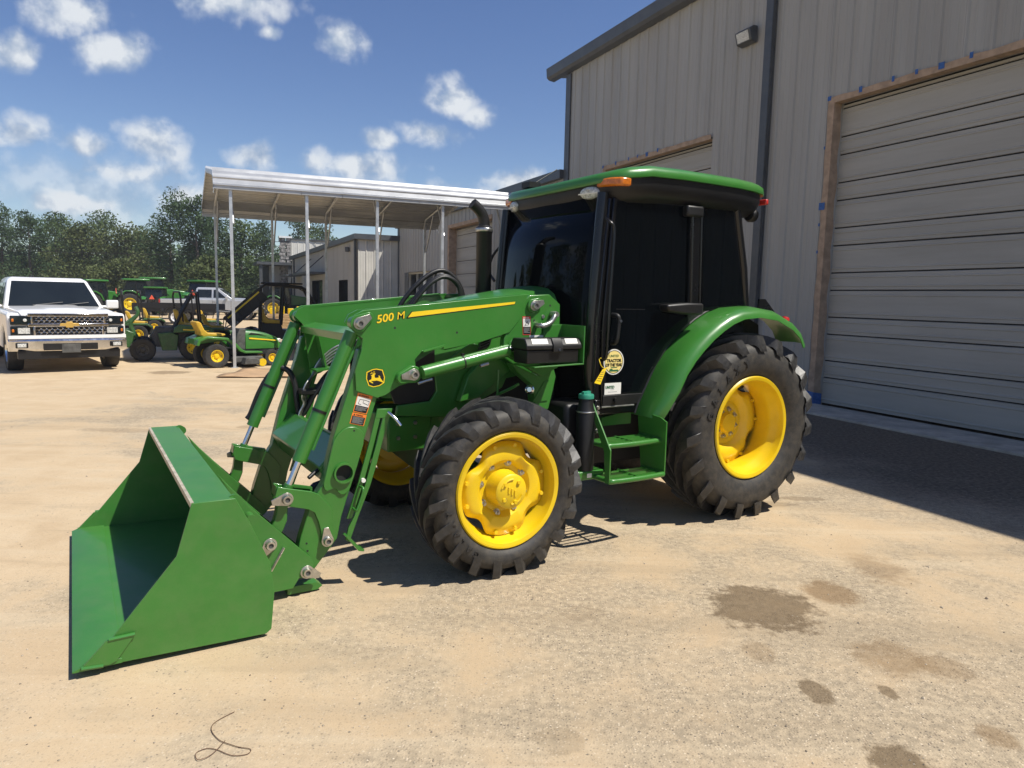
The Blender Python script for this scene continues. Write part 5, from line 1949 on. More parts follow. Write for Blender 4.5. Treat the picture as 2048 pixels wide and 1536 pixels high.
# ================================================================ WHITE PICKUP, SEEN FROM THE FRONT
def pickup(name, label, loc, rz, paint, detail=True, group=None):
    t = thing(name, label, 'pickup truck', loc, rz, group)
    HW = 1.0
    # lower body with wheel openings (profile x forward from the front axle)
    arch = lambda cx, r=.47: [(cx + r * math.cos(R(a)), .42 + r * math.sin(R(a))) for a in range(0, 181, 20)]
    pf = [(.78, .62), (.80, .80), (.80, 1.08), (.74, 1.15), (-.55, 1.17), (-1.1, 1.19), (-4.55, 1.17), (-4.6, .55), (-4.2, .50)]
    pf += [(x, z) for x, z in arch(-3.64)][::-1]
    pf += [(-3.1, .42), (-.55, .42)] + [(x, z) for x, z in arch(0)][::-1] + [(.55, .52)]
    b = MB()
    b.prism(pf, -HW, HW)
    body = b.build('body', paint, t, bevel=.05, segs=3, smooth=40)
    hd = MB()
    rings = []
    for x, z, w in ((.835, 1.12, .76), (.815, 1.165, .78), (.75, 1.20, .80), (.5, 1.215, .83), (0, 1.235, .86), (-.55, 1.25, .88), (-.72, 1.25, .88)):
        rings.append([(x, -w, z - .12), (x, -w, z - .03), (x, -w + .10, z + .004), (x, -w * .45, z + .010), (x, -w * .38, z + .032), (x, 0, z + .036), (x, w * .38, z + .032), (x, w * .45, z + .010), (x, w - .10, z + .004), (x, w, z - .03), (x, w, z - .12)])
    hd.sweep(None, rings)
    hd.build('hood', paint, t, smooth=30)
    # cabin
    cb = MB()
    lo, hi = 1.15, 1.86
    rings = [[(-.62, -.90, lo), (-.62, .90, lo), (-2.75, .90, lo), (-2.75, -.90, lo)],
             [(-.70, -.895, 1.24), (-.70, .895, 1.24), (-2.75, .895, 1.24), (-2.75, -.895, 1.24)],
             [(-1.46, -.74, 1.80), (-1.46, .74, 1.80), (-2.66, .74, 1.80), (-2.66, -.74, 1.80)],
             [(-1.62, -.66, hi), (-1.62, .66, hi), (-2.58, .66, hi), (-2.58, -.66, hi)]]
    cb.sweep(None, rings)
    cb.build('cabin', paint, t, bevel=.03, segs=3, smooth=40)

    def slab(name, q, m, off, par=None):
        """thin plate on a quad, moved outwards"""
        q = [Vector(p) for p in q]
        n = (q[1] - q[0]).cross(q[2] - q[0]).normalized()
        if n.dot(q[0] - Vector((-1.8, 0, 1.2))) < 0:
            n = -n
        mb = MB()
        a = [p + n * (off - .02) for p in q]
        c = [p + n * off for p in q]
        k = len(q)
        mb.add(a + c, [tuple(range(k - 1, -1, -1)), tuple(range(k, 2 * k))] + [(i, (i + 1) % k, k + (i + 1) % k, k + i) for i in range(k)])
        return mb.build(name, m, par or t, bevel=.004)

    def on_ws(y, f):
        a = Vector((-.70, y * .895, 1.24))
        c = Vector((-1.46, y * .74, 1.80))
        return a.lerp(c, f)
    ws = slab('windscreen', [on_ws(-.92, .02), on_ws(.92, .02), on_ws(.90, .94), on_ws(-.90, .94)], CARGLASS, .012)
    for s in (1, -1):
        def sd(x, f):
            return Vector((x, s * (.895 + (.74 - .895) * f), 1.24 + .56 * f))
        slab('side_window', [sd(-1.02, .06), sd(-1.72, .06), sd(-1.72, .88), sd(-1.56, .88)], CARGLASS, .01)
        slab('side_window', [sd(-1.82, .06), sd(-2.60, .06), sd(-2.56, .88), sd(-1.82, .88)], CARGLASS, .01)
        mr = MB()
        mr.cbox((-.98, s * 1.13, 1.30), (.10, .24, .19))
        mr.cbox((-.98, s * .98, 1.25), (.06, .16, .05))
        mr.build('mirror', paint, t, bevel=.03, smooth=40)
        hn = MB()
        hn.cbox((-1.65, s * 1.006, 1.05), (.2, .03, .035))
        hn.build('door_handle', paint if not detail else CHROME, t, bevel=.008)
        sm = MB()
        for x in (-.76, -1.77, -2.72):
            sm.cbox((x, s * 1.0005, .82), (.012, .004, .72))
        sm.build('door_gap', DARKIN, t)
        car_wheel(t, (0, s * .84, .40), .40, .27, CHROME)
        car_wheel(t, (-3.64, s * .84, .40), .40, .27, CHROME)
        # lamps
        for z0, z1, m in ((.93, 1.11, LENS), (.735, .905, LENS)):
            q = MB()
            q.prism([(.835, z0), (.875, z0 + .01), (.868, z1 - .01), (.82, z1)], s * .63, s * .955)
            lm = q.build('headlight', CARGLASS, t, bevel=.012)
            li = MB()
            if z0 > .8:
                li.lathe([(0, .012), (.028, .010), (.034, 0)], (.868, s * .72, (z0 + z1) / 2), (1, 0, .1), 18)
            else:
                li.cbox((.868, s * .745, (z0 + z1) / 2), (.016, .19, .11))
            li.build('lamp_lens', LENS, lm, smooth=40)
            aa = MB()
            aa.cbox((.862, s * .915, (z0 + z1) / 2), (.03, .04, .06))
            aa.build('lamp_marker', ORANGE, lm, bevel=.01)
        fg = MB()
        fg.cbox((.952, s * .80, .545), (.02, .20, .10))
        fl = fg.build('fog_lamp', BLACK, t, bevel=.01)
        gl = MB()
        gl.cbox((.965, s * .80, .545), (.012, .14, .07))
        gl.build('lamp_lens', LENS, fl, bevel=.01)
        tl = MB()
        tl.cbox((-4.6, s * .93, .98), (.06, .13, .34))
        tl.build('tail_light', RED, t, bevel=.015)
    bd = MB()
    bd.box((-4.5, -.82, .9), (-2.85, .82, 1.20))
    bd.build('bed_floor', DARKIN, t)
    # front end: grille surround, mesh, bumper
    gs = MB()
    for z0, z1, hw in ((1.09, 1.15, .68), (.895, .955, .68), (.70, .735, .60)):
        gs.box((.845, -hw, z0), (.892, hw, z1))
    for s in (1, -1):
        gs.box((.845, s * .575 - .018, .71), (.890, s * .575 + .018, .90))
        gs.box((.845, s * .61 - .018, .90), (.890, s * .61 + .018, 1.12))
    gs.build('grille_frame', CHROME, t, bevel=.010)
    gb = MB()
    gb.box((.80, -.62, .70), (.852, .62, 1.12))
    gbo = gb.build('grille', DARKIN, t)
    hm = MB()
    for (z0, rows, hw) in ((.985, 3, .59), (.76, 3, .555)):
        for r_ in range(rows):
            y = -hw
            k = 0
            while y < hw:
                cy, cz = y + .045 + (.045 if r_ % 2 else 0), z0 + r_ * .05
                pts = [(.868, cy + .045 * math.cos(R(a)) * .98, cz + .030 * math.sin(R(a))) for a in (0, 60, 120, 180, 240, 300, 360)]
                hm.tube(pts, .0065, 4)
                y += .09
    hm.build('grille_mesh', CHROME, gbo, smooth=0)
    em = MB()
    em.prism([(-.17, .905), (-.155, .96), (-.06, .96), (-.05, .99), (.05, .99), (.06, .96), (.155, .96), (.17, .905), (.07, .905), (.06, .875), (-.06, .875), (-.07, .905)], .885, .905, axis=0)
    em.build('gold_emblem', mat('gold_emblem', (.62, .40, .10), .35, metal=.3, var=.05), t, bevel=.006)
    bp_ = MB()
    rings = []
    for y in (-1.0, -.93, -.6, 0, .6, .93, 1.0):
        x = .95 - .10 * abs(y) ** 3
        rings.append([(x - .16, y, .44), (x - .03, y, .43), (x, y, .47), (x, y, .62), (x - .03, y, .655), (x - .16, y, .66)])
    bp_.sweep(None, rings)
    bp_.build('front_bumper', CHROME, t, smooth=35)
    lo_ = MB()
    lo_.box((.70, -.86, .28), (.90, .86, .435))
    lo_.box((.955, -.46, .445), (.962, .46, .575))
    lo_.build('lower_valance', BLACK, t, bevel=.01)
    wt = MB()
    rings = [[(x - .1, y, .665), (x, y, .665), (x - .005, y, .73), (x - .1, y, .73)] for y, x in ((-.99, .86), (-.6, .90), (0, .915), (.6, .90), (.99, .86))]
    wt.sweep(None, rings)
    wt.build('bumper_cap', paint, t, smooth=35)
    pl = MB()
    pl.box((.963, -.16, .39), (.972, .16, .56))
    pl.build('plate_holder', BURL, t, bevel=.004)
    wi = MB()
    for s in (.1, -.45):
        a = on_ws(s, .02) + Vector((.03, 0, .02))
        c = on_ws(s + .62, .12) + Vector((.03, 0, .03))
        wi.tube([a, c], .010, 5)
    wi.build('wiper', BLACK, t)
    an = MB()
    an.cbox((-1.75, -.25, 1.875), (.14, .04, .05))
    an.build('roof_fin', BLACK, t, bevel=.015)
    rb = MB()
    rb.cbox((-4.66, 0, .58), (.14, 1.9, .2))
    rb.build('rear_bumper', CHROME, t, bevel=.03)
    t.scale = (1.05, 1.05, 1.05)
    tg_ = MB()
    tg_.cbox((-4.61, 0, .93), (.02, 1.5, .4))
    tg_.build('tailgate', paint, t, bevel=.02)
    return t


pickup('pickup_truck', 'white pickup truck facing the camera with chrome grille and bumper, at the left edge', (-9.72, 15.34, 0), math.atan2(-.76, .65), WHITE)
pickup('pickup_truck', 'silver pickup truck seen side-on beyond the mowers, nose pointing right', (-16.6, 44.6, 0), R(12), SILVER)


# ================================================================ LAWN AND YARD MACHINES
def seat(parent, c, s=1.0, m=YELLOWF):
    x, y, z = c
    b = MB()
    pr = [(-.24, .0), (.20, -.01), (.26, .03), (.25, .085), (.05, .10), (-.12, .12), (-.20, .22), (-.27, .46), (-.33, .52), (-.40, .50), (-.38, .40), (-.30, .15), (-.30, .04)]
    b.prism([(x + a * s, z + q * s) for a, q in pr], y - .23 * s, y + .23 * s)
    return b.build('seat', m, parent, bevel=.03, segs=3, smooth=50)


def riding_mower(label, loc, rz, group):
    t = thing('riding_mower', label, 'riding mower', loc, rz, group)
    for s in (1, -1):
        car_wheel(t, (0, s * .40, .27), .27, .24, YELLOW, rim_r=.14, spokes=4)
        car_wheel(t, (1.28, s * .38, .19), .19, .16, YELLOW, rim_r=.10, spokes=4)
    ch = MB()
    ch.box((-.1, -.24, .25), (1.45, .24, .42))
    ch.build('chassis', DARKIN, t, bevel=.02)
    fd = MB()
    for s in (1, -1):
        fd.prism([(-.38, .50), (-.34, .60), (-.2, .66), (.22, .62), (.36, .52), (.50, .36), (.62, .31), (1.02, .31), (1.02, .35), (.64, .36), (.54, .42), (.40, .58), (.24, .68), (-.2, .72), (-.40, .64), (-.44, .52)], s * .24, s * .52)
    fd.prism([(-.42, .52), (-.42, .66), (-.2, .715), (.2, .68), (.25, .60)], -.25, .25)
    fd.build('fender', GREEN, t, bevel=.015, smooth=40)
    hd = MB()
    rings = []
    for x, zt, w in ((.72, .84, .25), (1.0, .82, .26), (1.3, .75, .25), (1.5, .66, .22), (1.58, .55, .19)):
        zb = .40
        rings.append([(x, -w, zb), (x, -w, zt - .12), (x, -w + .05, zt - .03), (x, 0, zt), (x, w - .05, zt - .03), (x, w, zt - .12), (x, w, zb)])
    hd.sweep(None, rings)
    hd.build('hood', GREEN, t, smooth=35)
    dash = MB()
    dash.prism([(.48, .36), (.72, .36), (.735, .86), (.60, .88), (.52, .70)], -.24, .24)
    dash.build('dash_tower', BURL, t, bevel=.02)
    st = MB()
    st.lathe([(.155, -.012), (.175, -.012), (.175, .012), (.155, .012)], (.48, 0, .93), (-.5, 0, .85), 24, closed=True)
    st.tube([(.60, 0, .84), (.48, 0, .93)], .02, 8)
    st.build('steering_wheel', BLACK, t)
    for s in (1, -1):
        dc = MB()
        dc.prism([(.80, .665), (1.42, .60), (1.44, .575), (.80, .630)], s * .262, s * .268)
        dc.build('yellow_stripe', DYEL, t)
        lt = MB()
        lt.cbox((1.53, s * .14, .58), (.10, .10, .10))
        lt.build('headlight', LENS, t, bevel=.02)
        bk = MB()
        bk.prism([(.78, .74), (1.1, .73), (1.36, .67), (1.2, .70), (.85, .78)], s * .255, s * .263)
        bk.build('hood_vent', DARKIN, t)
    fr = MB()
    fr.box((1.50, -.17, .38), (1.60, .17, .54))
    fr.build('front_grille', BLACK, t, bevel=.02)
    dk = MB()
    dk.prism([(.34, .10), (1.04, .10), (1.06, .16), (1.0, .25), (.40, .25), (.34, .2)], -.55, .55)
    dk.build('mower_deck', BURL, t, bevel=.03)
    cu = MB()
    cu.prism([(.50, .08), (.86, .08), (.86, .18), (.80, .22), (.55, .24)], -.80, -.55)
    cu.build('discharge_chute', BURL, t, bevel=.02)
    gw = MB()
    gw.cyl((1.0, -.57, .10), (1.0, -.49, .10), .09, 14)
    gw.build('gauge_wheel', YELLOW, t)
    so = seat(t, (.02, 0, .70), 1.0)
    so.scale = (1, 1, .66)
    so.location = (0, 0, .24)
    return t


riding_mower('riding mower with yellow seat and hood facing right, beside the carport post', (-6.98, 16.4, 0), math.atan2(.62, .78), None)


def utility_tractor(label, loc, rz):
    t = thing('compact_mower_tractor', label, 'mower tractor', loc, rz)
    for s in (1, -1):
        car_wheel(t, (0, s * .52, .39), .39, .30, YELLOW, rim_r=.20, spokes=6, lug=14)
        car_wheel(t, (-1.35, s * .48, .33), .33, .28, BURL, rim_r=.17, spokes=5, lug=14)
    bd = MB()
    bd.prism([(-1.0, .40), (.55, .40), (.60, .70), (.30, .80), (-.45, .84), (-.62, .98), (-1.0, .98), (-1.15, .7)], -.36, .36)
    bd.build('body', BURL, t, bevel=.03)
    fd = MB()
    for s in (1, -1):
        fd.prism([(-.55, .82), (-.50, .98), (-.38, 1.06), (.45, 1.0), (.55, .90), (.55, .80), (.40, .80), (.2, .83), (-.3, .84)], s * .34, s * .66)
    fd.build('fender', GREENF, t, bevel=.02, smooth=40)
    for s in (1, -1):
        dc = MB()
        dc.prism([(-.28, .93), (.42, .90), (.42, .875), (-.28, .90)], s * .66, s * .664)
        dc.build('decal', DYEL, t)
    side = MB()
    side.prism([(-.85, .30), (-.45, .30), (-.40, .75), (-.62, .84), (-.95, .80)], -.50, .50)
    side.build('side_cover', GREENF, t, bevel=.02)
    hp = MB()
    hp.prism([(-2.1, .42), (-1.62, .38), (-1.55, .82), (-1.75, .92), (-2.1, .78)], -.46, .46)
    hp.build('collector_box', GREENF, t, bevel=.03)
    rp = MB()
    for s in (1, -1):
        rp.tube([(-.55, s * .40, .85), (-.30, s * .40, 1.4), (-.02, s * .38, 1.92)], .045, 8)
    rp.tube([(-.02, -.38, 1.92), (-.02, .38, 1.92)], .045, 8)
    rp.build('roll_bar', BLACK, t)
    seat(t, (-.1, 0, .96), 1.05)
    ar = MB()
    for s in (1, -1):
        ar.tube(spline([(-1.5, s * .35, .65), (-1.65, s * .35, 1.05), (-1.45, s * .33, 1.35), (-1.5, s * .3, 1.55)], 4), .05, 8)
        ar.tube([(-2.0, s * .35, .9), (-1.5, s * .33, 1.3)], .03, 8)
    ar.build('lift_arm', GREENF, t, smooth=40)
    t.scale = (.84, .84, .84)
    return t


utility_tractor('dusty green mower tractor in carport shade, leaning black roll bar and lugged yellow wheel', (-8.15, 18.1, 0), math.atan2(.45, .89))


def zero_turn(label, loc, rz, group):
    t = thing('zero_turn_mower', label, 'mower', loc, rz, group)
    for s in (1, -1):
        car_wheel(t, (0, s * .45, .29), .29, .28, YELLOW, rim_r=.15, spokes=4)
        car_wheel(t, (1.15, s * .36, .15), .15, .12, YELLOW, rim_r=.07, spokes=3)
    ch = MB()
    ch.box((-.55, -.30, .28), (.45, .30, .55))
    ch.prism([(.45, .25), (1.2, .22), (1.2, .30), (.45, .40)], -.28, .28)
    ch.build('chassis', DARKIN, t, bevel=.03)
    fd = MB()
    for s in (1, -1):
        fd.prism([(-.42, .55), (-.30, .64), (.28, .64), (.42, .52), (.36, .50), (.25, .58), (-.28, .58)], s * .30, s * .58)
    fd.build('fender', GREENF, t, bevel=.015)
    so = seat(t, (.05, 0, .62), 1.0)
    so.scale = (1, .9, .8)
    so.location = (0, 0, .12)
    rp = MB()
    rp.tube([(-.35, .42, .5), (-.42, .42, 1.55), (-.42, .30, 1.68), (-.42, -.30, 1.68), (-.42, -.42, 1.55), (-.35, -.42, .5)], .03, 8)
    rp.build('roll_bar', BLACK, t)
    lv = MB()
    for s in (1, -1):
        lv.tube([(.30, s * .33, .55), (.36, s * .33, .95), (.40, s * .10, 1.0)], .015, 6)
    lv.build('steering_lever', BLACK, t)
    dk = MB()
    dk.prism([(.35, .12), (1.0, .12), (1.0, .24), (.42, .27)], -.68, .68)
    dk.build('mower_deck', GREENF, t, bevel=.02)
    return t


ZT = [('yellow-seated mower directly behind the roll bar of the mower tractor', (-10.2, 22.6), 40), ('yellow-seated mower just left of the tall raised dump bed', (-9.1, 21.6), 28),
      ('yellow-seated mower far left, right beside the white pickup', (-12.4, 23.5), 30), ('yellow-seated mower between the trailer wheel and the silver pickup door', (-11.6, 27.0), 40),
      ('yellow-seated mower below the tail of the black trailer', (-14.2, 28.0), 35)]
for lb, (x, y), a in ZT:
    zero_turn(lb, (x, y, 0), R(a), 'mowers with yellow seats under and behind the carport')


def utv(label, loc, rz):
    t = thing('utility_vehicle', label, 'utility vehicle', loc, rz)
    for s in (1, -1):
        car_wheel(t, (0, s * .62, .32), .32, .26, YELLOW, rim_r=.17, spokes=5, lug=14)
        car_wheel(t, (2.05, s * .62, .32), .32, .24, YELLOW, rim_r=.17, spokes=5, lug=14)
    ch = MB()
    ch.prism([(-.4, .35), (1.6, .30), (1.7, .55), (.9, .60), (.85, .80), (.30, .80), (.25, .60), (-.4, .60)], -.55, .55)
    ch.build('chassis', BLACK, t, bevel=.02)
    hd = MB()
    hd.prism([(1.5, .35), (2.5, .40), (2.52, .75), (2.2, .95), (1.55, 1.08)], -.62, .62)
    hd.build('hood', GREENF, t, bevel=.04, smooth=40)
    # dump bed, tipped up about its rear edge
    M = Matrix.Translation((-.50, 0, .64)) @ Matrix.Rotation(R(-42), 4, 'Y')
    bd = MB()
    bd.box((0, -.70, 0), (1.35, .70, .04))
    bd.box((0, -.70, .04), (1.35, -.66, .42))
    bd.box((0, .66, .04), (1.35, .70, .42))
    bd.box((1.31, -.66, .04), (1.35, .66, .42))
    bd.box((0, -.66, .04), (.04, .66, .42))
    for k in range(4):
        for s in (1, -1):
            bd.box((.1 + k * .33, s * .70, .05), (.15 + k * .33, s * .72, .40))
    o = bd.build('dump_bed', BLACK, t, bevel=.008)
    o.matrix_local = M
    for s in (1, -1):
        st = MB()
        st.box((.1, s * .722, .30), (1.28, s * .728, .345))
        o2 = st.build('bed_stripe', DYEL, t)
        o2.matrix_local = M
    rp = MB()
    for s in (1, -1):
        rp.tube([(.25, s * .60, .6), (.28, s * .60, 1.85), (.45, s * .60, 1.98), (1.45, s * .60, 1.90), (1.62, s * .60, 1.80), (2.02, s * .60, 1.02)], .05, 8)
        rp.tube([(.85, s * .60, .75), (.95, s * .60, 1.90)], .045, 8)
    for x, z in ((.30, 1.90), (.95, 1.93), (1.55, 1.86), (1.98, 1.08)):
        rp.tube([(x, -.60, z), (x, .60, z)], .04, 8)
    rp.build('roll_cage', BLACK, t)
    rf = MB()
    rf.box((.30, -.60, 1.98), (1.5, .60, 2.03))
    rf.build('roof_panel', BLACK, t, bevel=.02)
    for s in (.32, -.32):
        seat(t, (.62, s, .80), 1.05)
    st_ = MB()
    st_.lathe([(.16, -.012), (.18, -.012), (.18, .012), (.16, .012)], (1.35, .30, 1.18), (-.7, 0, .7), 24, closed=True)
    st_.tube([(1.6, .3, .95), (1.35, .30, 1.18)], .02, 6)
    st_.build('steering_wheel', BLACK, t)
    wsn = MB()
    wsn.add([(2.0, -.55, 1.06), (2.0, .55, 1.06), (1.64, .55, 1.76), (1.64, -.55, 1.76)], [(0, 1, 2, 3)])
    return t


utv('black roll-cage utility vehicle with its striped dump bed tipped up', (-8.05, 21.9, 0), R(20))


# ================================================================ FAR TRACTORS, TRAILER
def far_tractor(label, loc, rz, s=1.0, loader=True, smv=True):
    t = thing('parked_tractor', label, 'tractor', loc, rz, 'green tractors parked in front of the trees')
    t.scale = (s, s, s)
    for q in (1, -1):
        car_wheel(t, (0, q * .75, .72), .72, .42, YELLOW, rim_r=.42, spokes=6, lug=16)
        car_wheel(t, (2.2, q * .72, .5), .5, .30, YELLOW, rim_r=.29, spokes=6, lug=14)
        fd = MB()
        fd.prism([(.75, .95), (.55, 1.35), (.2, 1.58), (-.2, 1.6), (-.6, 1.35), (-.65, 1.42), (-.25, 1.66), (.25, 1.66), (.65, 1.42), (.85, .95)], q * .56, q * .98)
        fd.build('fender', GREEN, t, bevel=.02)
    ch = MB()
    ch.box((-.4, -.35, .5), (2.3, .35, 1.0))
    ch.build('chassis', DARKIN, t, bevel=.03)
    hd = MB()
    hd.prism([(1.2, .95), (2.75, .9), (2.8, 1.35), (2.6, 1.55), (1.2, 1.75)], -.38, .38)
    hd.build('hood', GREEN, t, bevel=.06, smooth=40)
    cb = MB()
    cb.prism([(-.25, 1.0), (1.2, 1.0), (1.25, 1.6), (1.1, 2.35), (-.1, 2.35), (-.35, 1.7)], -.68, .68)
    cb.build('cab', CARGLASS, t, bevel=.03)
    for q in (1, -1):
        for pts in ([(1.26, q * .68, 1.0), (1.26, q * .68, 1.6), (1.1, q * .68, 2.36)], [(-.33, q * .68, 1.5), (-.1, q * .68, 2.36)], [(.45, q * .69, 1.0), (.45, q * .69, 2.36)]):
            fr = MB()
            fr.tube(pts, .035, 6)
            fr.build('cab_pillar', BLACK, t)
    rf = MB()
    rf.box((-.35, -.78, 2.36), (1.35, .78, 2.50))
    rf.build('cab_roof', GREEN, t, bevel=.05)
    if loader:
        for q in (1, -1):
            la = MB()
            la.prism([(1.25, 1.6), (1.5, 1.75), (2.7, 1.7), (3.5, .6), (3.6, .3), (3.4, .3), (3.2, .6), (2.55, 1.45), (1.5, 1.5)], q * .50, q * .62)
            la.build('loader_arm', GREEN, t, bevel=.01)
        bk = MB()
        bk.prism([(3.5, .1), (4.3, .08), (4.3, .12), (3.65, .2), (3.6, .7), (3.8, .95), (3.7, .95), (3.45, .6)], -.95, .95)
        bk.build('bucket', GREEN, t, bevel=.01)
    if smv:
        sm = MB()
        sm.prism([(-.22, 1.42), (.22, 1.42), (0, 1.80)], -.75, -.73, axis=0)
        sm.build('warning_triangle', SMV, t)
        bx = MB()
        bx.tube([(-.4, 0, 1.0), (-.72, 0, 1.45)], .03, 6)
        bx.build('triangle_mount', BLACK, t)
    return t


far_tractor('parked green tractor with raised loader arms, right of the white pickup mirror', (-27.6, 51.2, 0), R(35), 1.0)
far_tractor('taller parked green tractor directly behind the one with loader arms', (-28.6, 55.5, 0), R(30), 1.08, loader=False)
far_tractor('parked green tractor half hidden by the white pickup windscreen pillar', (-30.2, 50.5, 0), R(60), .95, loader=False)
far_tractor('parked green tractor whose cab shows over the silver pickup bed', (-22.6, 51.5, 0), R(75), 1.0, loader=False)
far_tractor('parked green tractor right of the silver pickup, behind the carport', (-17.0, 50.5, 0), R(20), .92, loader=False, smv=False)
far_tractor('low green tractor with bright orange triangle left of the silver pickup bed', (-24.6, 49.0, 0), R(100), .78, loader=True)

tr = thing('flatbed_trailer', 'black flatbed trailer with one white-rimmed wheel in front of the silver pickup', 'trailer', (-17.7, 37.8, 0), R(8))
fb = MB()
fb.box((-2.0, -.95, .62), (2.1, .95, .78))
fb.box((-2.0, -.97, .78), (2.1, -.93, 1.06))
fb.box((-2.0, .93, .78), (2.1, .97, 1.06))
fb.build('bed', BLACK, tr, bevel=.01)
for s in (1, -1):
    car_wheel(tr, (0.1, s * .85, .36), .36, .22, WHITE, rim_r=.24, spokes=5)
    fe = MB()
    fe.prism([(.62, .55), (.52, .80), (.35, .93), (-.15, .93), (-.34, .80), (-.44, .55), (-.38, .55), (-.28, .76), (-.13, .87), (.33, .87), (.46, .77), (.56, .55)], s * .72, s * .99)
    fe.build('fender', BLACKG, tr, bevel=.01)
tg = MB()
tg.tube([(2.1, .8, .7), (3.2, 0, .6)], .05, 6)
tg.tube([(2.1, -.8, .7), (3.2, 0, .6)], .05, 6)
tg.build('tow_bar', BLACK, tr)

# crate of yellow parts and stacked boards by the low building
cr = thing('wooden_crate', 'pale wooden crate with yellow machine parts on top, seen over the loader knee', 'crate', (-8.9, 28.5, 0), R(20))
for k in range(7):
    b = MB()
    b.box((-.9, -.62, .10 + k * .115), (.9, -.58, .10 + k * .115 + .10))
    b.build('plank', WOOD, cr)
b = MB()
b.box((-.88, -.575, .05), (.88, .6, .88))
b.build('box_core', WOOD, cr)
for k in range(5):
    b = MB()
    b.box((-.8 + k * .34, -.45, .89), (-.58 + k * .34, -.2, 1.12 + .08 * (k % 2)))
    b.build('yellow_part', YELLOW, cr, bevel=.02)

# brown cardboard lying on the sand
cb = MB()
gx = [(-5.92, 14.12), (-4.52, 14.42), (-4.72, 16.0), (-5.98, 15.75)]
n = 8
vs = []
for i in range(n + 1):
    for j in range(n + 1):
        a = Vector((*gx[0], 0)).lerp(Vector((*gx[1], 0)), i / n)
        c = Vector((*gx[3], 0)).lerp(Vector((*gx[2], 0)), i / n)
        p = a.lerp(c, j / n)
        p.z = .022 + .010 * math.sin(i * 1.1 + j) + .012 * math.sin(j * .9)
        vs.append(p)
cb.add(vs, [(i * (n + 1) + j, (i + 1) * (n + 1) + j, (i + 1) * (n + 1) + j + 1, i * (n + 1) + j + 1) for i in range(n) for j in range(n)])
o = cb.build('cardboard_sheet', CARD)
tag(o, 'flat brown cardboard sheet on the sand in front of the riding mower', 'cardboard')
md = o.modifiers.new('thickness', 'SOLIDIFY')
md.thickness = .008

# ================================================================ SMALL THINGS ON THE GROUND
cd = MB()
cpts = [(-1.113, 2.744), (-1.151, 2.691), (-1.165, 2.65), (-1.148, 2.606), (-1.103, 2.559), (-1.069, 2.539), (-1.007, 2.515), (-.959, 2.504), (-.96, 2.475), (-1.001, 2.464), (-1.036, 2.473), (-1.084, 2.497), (-1.126, 2.502), (-1.152, 2.474),
        (-1.127, 2.432), (-1.097, 2.451), (-1.082, 2.491), (-1.073, 2.549)]
cd.tube(spline([(x, y, .004 + (.003 if i > 13 else 0)) for i, (x, y) in enumerate(cpts)], 4), .0015, 5)
o = cd.build('loose_cord', mat('brown_cord', (.16, .09, .055), .8, var=.2), smooth=60)
tag(o, 'thin brown cord looped on the sand at the bottom edge', 'cord')

rnd = random.Random(5)
PEB = mat('pebble', (.42, .35, .26), .85, var=.35, scale=40)
PEBD = mat('dark_pebble', (.16, .13, .10), .85, var=.3, scale=40)
for nm, mm, cnt in (('gravel', PEB, 2300), ('dark_gravel', PEBD, 350)):
    pb = MB()
    for k in range(cnt):
        d = 2.0 + 9.0 * rnd.random() ** 1.6
        a = rnd.uniform(-.68, .68)
        x, y = d * math.sin(a), d * math.cos(a)
        r = rnd.uniform(.0022, .0065) * (1.0 if rnd.random() < .97 else 2.0)
        vs = []
        for (dx, dy, dz) in ((1, 0, .2), (0, 1, .3), (-1, 0, .2), (0, -1, .25), (.1, .1, 1.0), (0, 0, -.3)):
            vs.append((x + dx * r * rnd.uniform(.7, 1.3), y + dy * r * rnd.uniform(.7, 1.3), r * dz * rnd.uniform(.6, 1.0)))
        pb.add(vs, [(0, 1, 4), (1, 2, 4), (2, 3, 4), (3, 0, 4), (1, 0, 5), (2, 1, 5), (3, 2, 5), (0, 3, 5)])
    pb.build(nm, mm, smooth=0, kind='stuff')

